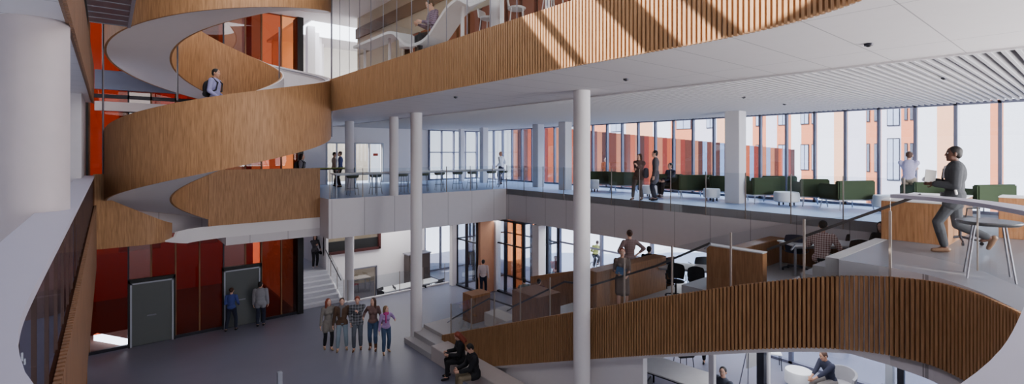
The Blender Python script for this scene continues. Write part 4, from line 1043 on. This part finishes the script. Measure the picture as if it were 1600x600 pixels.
# sunken seating
table('long white table in the sunken area behind the round column', (11.35, 21.5, -.75), 3.0, .8, .73, .05)
for i, (px, d, lab) in enumerate(((601, 22.6, 'dark chair by the left end of the long white sunken table'), (625, 23.2, 'dark chair at the head of the long white sunken table'), (661, 23.4, 'dark chair on the near side of the sunken table by the column'), (683, 24.5, 'dark chair at the right end of the sunken table'))):
    mk_chair(lab, at(px, d, -.75), .4+i)
o = thing('service_counter', 'dark timber counter box in front of the hall back window', 'counter', (12.3, 22.5, -.75))
MB().box(-.6, .6, -.25, .3, 0, 1.95).build('body', plain('dark_timber', (70, 60, 58), .6), o); MB().box(-.65, .65, -.3, .35, 1.95, 2.0).build('top', METG, o)
mk_chair('red chair glimpsed through the opening of the low meeting room', (9.6, 24.3, -.75), 2.0, plain('red_seat', (190, 30, 44), .6))
table('pale table inside the low meeting room', (9.9, 24.4, -.75), 1.2, .7, .73, .0)
# left gallery
table('small white table glimpsed left of the massive column', at(4, 6.1, Z2), .7, .7, .74, .2)
o = mk_tub('white tub chair left of the massive column behind the parapet', at(16, 7.0, Z2), 1.0, UPW)
o = thing('wall_screen', 'grey framed screen on the far left meeting room wall', 'screen', (-3.5, 17.35, Z2+1.0))
MB().box(-1.9, 1.9, 0, .05, -.9, 1.1).build('panel', GREYW, o); MB().box(-1.95, 1.95, -.02, .03, 1.1, 1.16).build('frame', WHITE, o); MB().box(-1.95, 1.95, -.03, .02, -.95, -.8).build('base_rail', BLACK, o)

# table by the walking man
o = thing('round_table', 'dark round table on thin splayed legs at the far right', 'table', at(1545, 6.45, Z2))
autosmooth(MB().lathe([(.02, .70), (.29, .70), (.335, .735), (.325, .75), (.02, .75)], 36).build('tabletop', plain('dark_tabletop', (74, 74, 76), .35), o))
for k in range(4):
    a = PI/4+k*PI/2+.2; MB().tube([(.2*math.cos(a), .2*math.sin(a), .71), (.32*math.cos(a), .32*math.sin(a), 0)], .011).build('leg', METG, o)

# storey above: wavy counter, stools, wall
cnt = thing('wavy_counter', 'white ribbon shaped counter that dips from bar height to seat height behind the glass', 'counter')
prof = spline([(14.5, 9.62), (13.2, 9.62), (12.0, 9.6), (11.5, 9.35), (11.1, 9.12), (10.6, 9.05), (10.1, 9.12), (9.6, 9.4), (9.2, 9.62), (8.6, 9.74), (7.6, 9.8), (6.0, 9.82), (4.6, 9.82)], .12)
m = MB(); rows = []
for i, p in enumerate(prof):
    d = (prof[min(i+1, len(prof)-1)]-prof[max(i-1, 0)]).normalized(); n = Vector((-d.y, d.x))*-.07
    if n.y > 0: n = -n
    rows.append([m.bm.verts.new(q) for q in ((5.75, p.x, p.y), (6.3, p.x, p.y), (6.3, p.x+n.x, p.y+n.y), (5.75, p.x+n.x, p.y+n.y))])
for A, B in zip(rows, rows[1:]):
    for k in range(4): m.face([A[k], A[(k+1) % 4], B[(k+1) % 4], B[k]])
m.face(rows[0]); m.face(rows[-1][::-1]); autosmooth(m.build('worktop', TABW, cnt))
for y in (14.3, 12.6, 9.0, 7.6, 6.3, 5.1): MB().box(6.0, 6.06, y-.03, y+.03, Z3, 9.7).build('leg', TABW, cnt)
def mk_wire(label, loc, rz, grp):
    o = thing('wire_stool', label, 'stool', loc, rz, grp)
    autosmooth(MB().lathe([(.02, .74), (.2, .75), (.22, .78), (.2, .79), (.02, .77)], 20, sx=1, sy=.9).build('seat', TABW, o))
    m = MB(); m.side([(.15, .78), (.18, .78), (.21, .98), (.19, .98)], -.17, .17); m.build('backrest', TABW, o)
    for x in (-1, 1):
        for y in (-1, 1): MB().tube([(x*.14, y*.12, .76), (x*.21, y*.19, 0)], .012).build('leg', TABW, o)
    MB().tube([(.185, .165, .28), (-.185, .165, .28), (-.185, -.165, .28), (.185, -.165, .28)], .008, 6, closed=True).build('foot_ring', TABW, o)
    return o
for i, (y, lab) in enumerate(((9.0, 'white wire stool nearest the dip of the wavy counter'), (8.0, 'white wire stool left of the upper white column'), (6.9, 'white wire stool right of the upper white column'), (6.1, 'white wire stool at the right end of the view above the fascia'), (13.0, 'white wire stool at the far left end of the wavy counter'))):
    mk_wire(lab, (6.75, y, Z3), .4+i*.5, 'white stools at the wavy counter')
m = MB(); m.box(7.7, 7.85, 3, 19, Z3+1.55, ROOF); m.box(7.7, 7.85, 14.6, 19, Z3, Z3+1.6); struct(m.build('wall_upper_room', BEIGE))
m = MB(); m.box(7.62, 7.69, 3, 19, 10.9, 11.3, 0); struct(m.build('trim_8', plain('brown_band', (104, 84, 72), .6)))
m = MB(); y = 3.0
while y < 14.6:
    m.box(7.7, 7.8, y, y+.42, Z3, Z3+1.56, 0); y += .55
m.box(7.86, 7.9, 3, 14.6, Z3, Z3+1.56, 1)
struct(m.build('wall_upper_panels', [plain('brown_panel', (140, 78, 50), .6), BLACK]))
m = MB(); m.lathe([(.55, 0), (.55, 2.3)], 32, c=(8.6, 13.2, Z3))
o = thing('rooflight', 'bright rectangular skylight panel in the ceiling above the gallery screen', 'skylight', (8.25, 21.7, ROOF-.06))
MB().box(-1.85, 1.85, -1.2, 1.2, 0, .05).build('diffuser', GLOWW, o)
MB().box(-1.95, 1.95, -1.3, 1.3, .05, .06).build('frame', WHITE, o)
# upper back room
struct(MB().box(6.1, 18, 25.3, 25.5, Z3, ROOF).build('wall_top_back', plain('pale_lit_wall', (226, 222, 214), .6)))
for i, y in enumerate((21.0, 22.0, 23.2, 24.4)):
    x = 6.6+i*.5
    o = thing('column', 'white pier behind the upper glass screen, %s one counted from the stair' % names_[i], 'column', (x, y+.3, Z3)); MB().box(-.15, .15, -.15, .15, 0, ROOF-Z3).build('shaft', WHITE, o)
# louvre under the left roof edge
lv = thing('metal_louvre', 'grey metal louvre grille hanging at the top left beside the upper staircase', 'louvre', (0, 0, 9.28))
for k in range(9):
    y = 14.2-.52*k; MB().box(-.3, .36, y-.46, y, 0, .1).build('louvre_blade', METG, lv); 
    MB().box(-.3, .36, y, y+.05, -.01, .12).build('cross_bar', MULLL, lv)
MB().box(.36, .42, 9.4, 14.3, -.02, .16).build('edge_trim', MULLL, lv)
# ceiling sensors
for i, (px, py) in enumerate(((978, 123), (1162, 151), (1357, 68), (1475, 121), (1226, 162), (712, 151))):
    p = fl(px, py, SOF3)
    o = thing('ceiling_sensor', ['small dark sensor in the smooth soffit above the tall round column', 'small dark sensor in the slatted ceiling above the square column', 'small dark sensor in the soffit at the upper right', 'small dark sensor between the wide slats at the right', 'small dark sensor at the slatted ceiling edge', 'small dark sensor in the soffit beneath the wavy counter'][i], 'sensor', (p.x, p.y, SOF3))
    autosmooth(MB().lathe([(.045, -.03), (.05, 0)], 16).build('housing', METD, o)); MB().ell((0, 0, -.03), (.03, .03, .015)).build('lens', BLACK, o)

# ================================================================== OUTSIDE
struct(MB().box(16.2, 140, -60, 120, -.35, -.02).box(6, 16.2, 28, 120, -.35, -.02).build('pavement', PAVE))
struct(MB().box(-12, 5.8, 20.75, 27.5, -.02, -.0).build('courtyard', YARD))
def building(label, cx, px_segs, u, z0, ztop, wins, sill=0):
    o = thing('office_building', label, 'building', (0, 0, 0))
    def V_(px):
        r = (px-800)/F; t = u/(FW.x+RT.x*r); return (FW.y+RT.y*r)*t
    for a, b, m_ in px_segs:
        MB().box(u, u+4, V_(b), V_(a), z0, ztop).build('wall', m_, o)
    for a, b, zs in wins:
        for zb, zt in zs:
            y0, y1 = V_(b), V_(a)
            f = MB().box(u-.08, u+.02, y0, y1, zb, zt).build('window', METD, o)
            MB().box(u-.1, u-.07, y0+.06, (y0+y1)/2-.04, zb+.1, zt-.1).box(u-.1, u-.07, (y0+y1)/2+.04, y1-.06, zb+.1, zt-.1).build('pane', WINB, f)
    return o
LAV = plain('lavender_render', (186, 184, 202), .7); OWH = plain('white_render', (200, 202, 212), .7)
ZS = [(4.4, 7.3), (9.5, 12.4)]
building('large office block beyond the gallery window in orange and white vertical stripes', 0,
 [(905, 950, ORW), (950, 978, LAV), (978, 1020, ORWL), (1020, 1048, OWH), (1048, 1085, ORW), (1085, 1120, LAV), (1120, 1138, ORWL), (1138, 1176, OWH), (1176, 1197, ORW), (1197, 1214, LAV), (1214, 1236, ORW), (1236, 1252, OWH), (1252, 1277, ORW), (1277, 1303, OWH), (1303, 1325, ORWL), (1325, 1353, LAV), (1353, 1377, ORW), (1377, 1408, LAV), (1408, 1434, ORW), (1434, 1464, OWH), (1464, 1494, ORWL), (1494, 1500, LAV)],
 60, 0, 15.8,
 [(1057, 1080, ZS), (1104, 1116, ZS), (1181, 1191, ZS), (1216, 1231, ZS), (1251, 1264, ZS), (1268, 1275, ZS), (1354, 1359, ZS), (1366, 1371, ZS), (1386, 1406, [(3.6, 7.8), (9.0, 13.2)]), (1413, 1418, ZS), (1422, 1427, ZS), (955, 972, ZS)])
building('white building with an orange end farthest right beyond the gallery window', 0, [(1500, 1547, OWH), (1547, 1568, ORW), (1568, 1640, OWH)], 52, 0, 10.4, [])
# striped pavilion
pv = thing('striped_pavilion', 'low pavilion striped in orange, brown and blue beyond the gallery window', 'building')
A = at(800, 44); B = at(1240, 50); n = 62; cols = [ORW, plain('brown_strip', (104, 44, 24), .6), plain('deep_orange', (196, 84, 40), .6), plain('glass_strip', (140, 160, 190), .3), plain('deep_red', (140, 44, 24), .6), plain('dark_strip', (78, 34, 22), .6), ORW, WINB]
pal = {}
for i in range(n):
    a = A+(B-A)*(i/n); b = A+(B-A)*((i+1)/n)
    k = i % 8 if i > 44 else (i*5+i//3) % 7
    if i < 40 and k in (3, 7): k = 1
    pal.setdefault(k, []).append((a, b))
for k, L in pal.items():
    m = MB()
    for a, b in L:
        za = 6.4+2.3*(1-(a-A).length/(B-A).length)+.25
        m.bar((a.x, a.y, za/2), (b.x, b.y, za/2), .3, za)
    m.build('wall', cols[k % 8], pv)
# courtyard block behind the coloured glass
cb = thing('courtyard_building', 'dim orange courtyard building behind the coloured glass wall', 'building', (0, 27.5, 0))
MB().box(-14, 5.7, 0, 1, 0, 2.0).build('plinth', REDW, cb)
for i, x in enumerate((-13, -10.5, -8, -5.5, -3, -.6, 1.9, 4.2)):
    MB().box(x, x+1.0, 0, 1, 2.0, 22).build('wall', ORW if i % 2 else REDW, cb)
MB().box(-14, 5.7, .3, 1, 2.0, 22).build('wall', plain('dark_orange', (150, 60, 34), .6), cb)
for x in (-11.9, -9.4, -6.9, -4.4, -1.9, .55, 3.0):
    for z in (2.6, 6.2, 9.8, 13.4):
        f = MB().box(x, x+1.2, .2, .32, z, z+2.1).build('window', BLACK, cb)
        MB().box(x+.1, x+.55, .17, .2, z+.1, z+2).box(x+.65, x+1.1, .17, .2, z+.1, z+2).build('pane', GREYG if z < 9 else WINB, f)

# ================================================================== LIGHT, SKY, CAMERA
w = bpy.data.worlds.new('sky'); bpy.context.scene.world = w; w.use_nodes = True; nt = w.node_tree
bg = nt.nodes['Background']; tc = nt.nodes.new('ShaderNodeTexCoord'); sp = nt.nodes.new('ShaderNodeSeparateXYZ'); rp_ = nt.nodes.new('ShaderNodeValToRGB')
nt.links.new(tc.outputs['Generated'], sp.inputs[0]); nt.links.new(sp.outputs[2], rp_.inputs[0])
rp_.color_ramp.elements[0].position = 0; rp_.color_ramp.elements[0].color = (.80, .84, .93, 1)
rp_.color_ramp.elements[1].position = .5; rp_.color_ramp.elements[1].color = (.34, .52, .86, 1)
nt.links.new(rp_.outputs[0], bg.inputs['Color']); bg.inputs['Strength'].default_value = 2.0
def lamp(name, kind, loc, energy, color=(1, 1, 1), rot=None, **k):
    d = bpy.data.lights.new(name, kind); d.energy = energy; d.color = color
    for a, b in k.items(): setattr(d, a, b)
    o = bpy.data.objects.new(name, d); C.objects.link(o); o.location = loc
    if rot: o.rotation_euler = rot
    return o
sd = Vector((.60, -.50, -.52)).normalized()
s = lamp('sun', 'SUN', (0, 0, 30), 21, (1, .93, .82), angle=.009); s.rotation_euler = sd.to_track_quat('-Z', 'Y').to_euler()
lamp('atrium_fill', 'AREA', (3.6, 5.0, ROOF-.15), 190, (.93, .95, 1), shape='RECTANGLE', size=2.2, size_y=6)  # unseen area lamp added under the roof for ambient light
lamp('stair_fill', 'AREA', (3.0, 14.5, ROOF-.15), 400, (.96, .96, 1), shape='RECTANGLE', size=3.5, size_y=8)  # second added lamp, lifts the staircase end of the void
lamp('outside_fill', 'AREA', (25, 10, 12.5), 5200, (.82, .90, 1), (0, math.radians(50), 0), shape='RECTANGLE', size=4, size_y=26)  # lamp added out of view, brightens the gallery floor by the glazing
N_ = (PI/2, 0, 0)                    # facing +y, for the added fill lamps
lamp('near_fill_upper', 'AREA', (12, -3.8, 6.4), 520, (.95, .95, 1), N_, shape='RECTANGLE', size=9, size_y=2.6)  # unseen lamp added behind the viewer as soft fill
lamp('near_fill_lower', 'AREA', (6, -3.8, 1.7), 260, (.90, .94, 1), N_, shape='RECTANGLE', size=20, size_y=3)  # added fill behind the viewer, hall storey
lamp('near_fill_top', 'AREA', (2, -3.8, 10.2), 420, (1, .96, .92), N_, shape='RECTANGLE', size=16, size_y=2.6)  # added fill behind the viewer, top storey
lamp('soffit_fill', 'AREA', (9.5, -2.6, 4.95), 900, (1, .97, .95), (math.radians(150), 0, 0), shape='RECTANGLE', size=13, size_y=1.5)  # unseen lamp added to brighten the soffit from below
lamp('left_soffit_fill', 'AREA', (-4.5, 1.5, 4.95), 160, (1, .97, .95), (math.radians(150), 0, 0), shape='RECTANGLE', size=5, size_y=1.5)  # added lamp doing the same for the left soffit
lamp('terrace_fill', 'AREA', (12.5, -2.8, 7.3), 520, (1, .97, .95), (math.radians(58), 0, 0), shape='RECTANGLE', size=6, size_y=.8)  # unseen lamp added to lift the dim terraces
lamp('forecourt_fill', 'AREA', (42, 10, 24), 10000, (.9, .95, 1), shape='RECTANGLE', size=30, size_y=50)  # lamp added high outside to brighten the paving
lamp('left_fill', 'AREA', (-7.8, 6, 6.2), 130, (1, .95, .95), (0, -PI/2, 0), shape='RECTANGLE', size=2.6, size_y=18)  # unseen fill lamp added along the left wall
lamp('hall_back_fill', 'AREA', (10.5, 21.8, SOF2-.1), 160, (1, .98, .97), shape='RECTANGLE', size=4, size_y=2)  # lamp added under the soffit to fill the back of the hall
lamp('under_gallery_fill', 'AREA', (15, 9, SOF2-.1), 320, (.95, .97, 1), shape='RECTANGLE', size=1.6, size_y=12)  # added downward fill below the right gallery
lamp('lobby_fill', 'AREA', (14.5, 18.5, SOF2-.1), 120, (1, .98, .97), shape='RECTANGLE', size=1.6, size_y=3)  # added fill for the entrance lobby
lamp('upper_room_fill', 'AREA', (6.6, 0, ROOF-.5), 200, (1, .96, .9), (PI/2, 0, 0), shape='RECTANGLE', size=1.6, size_y=1.5)  # fill lamp added for the storey above
lamp('upper_back_fill', 'AREA', (12, 18, 10.2), 500, (1, .98, .95), (PI/2, 0, .5), shape='RECTANGLE', size=4, size_y=2)  # fill lamp added for the far end of the top storey
lamp('courtyard_fill', 'AREA', (-10, 24, 14), 700, (1, .92, .88), (0, -PI/2, 0), shape='RECTANGLE', size=12, size_y=4)  # lamp added to brighten the courtyard
lamp('courtyard_wall_fill', 'AREA', (2.7, 21.2, 5.5), 230, (1, .92, .86), N_, shape='RECTANGLE', size=5, size_y=4)  # lamp added to light the courtyard building, its back to the viewer
lamp('meeting_room_fill', 'AREA', (10, 24.4, 3.2), 60, (1, .96, .9), shape='RECTANGLE', size=3, size_y=2)  # added fill inside the low meeting room
lamp('office_fill', 'AREA', (10, 26.5, 7.5), 60, (1, .97, .93), shape='RECTANGLE', size=3, size_y=1.5)  # added fill behind the upper doors
lamp('undercroft_fill', 'AREA', (12.5, 4.2, 3.15), 150, (.95, .97, 1), shape='RECTANGLE', size=3, size_y=3)  # lamp added to fill the space under the seating

cd = bpy.data.cameras.new('camera'); cam = bpy.data.objects.new('camera', cd); C.objects.link(cam)
cam.location = (0, 0, EYE); cam.rotation_euler = (PI/2, 0, -YAW)
cd.sensor_width = 36; cd.lens = 36*F/1600; cd.shift_y = -62/1600; cd.clip_start = .05; cd.clip_end = 500
sc = bpy.context.scene; sc.camera = cam
sc.view_settings.view_transform = 'AgX'
sc.view_settings.exposure = 0.0
sc.cycles.transparent_max_bounces = 32; sc.cycles.max_bounces = 8; sc.cycles.sample_clamp_indirect = 6
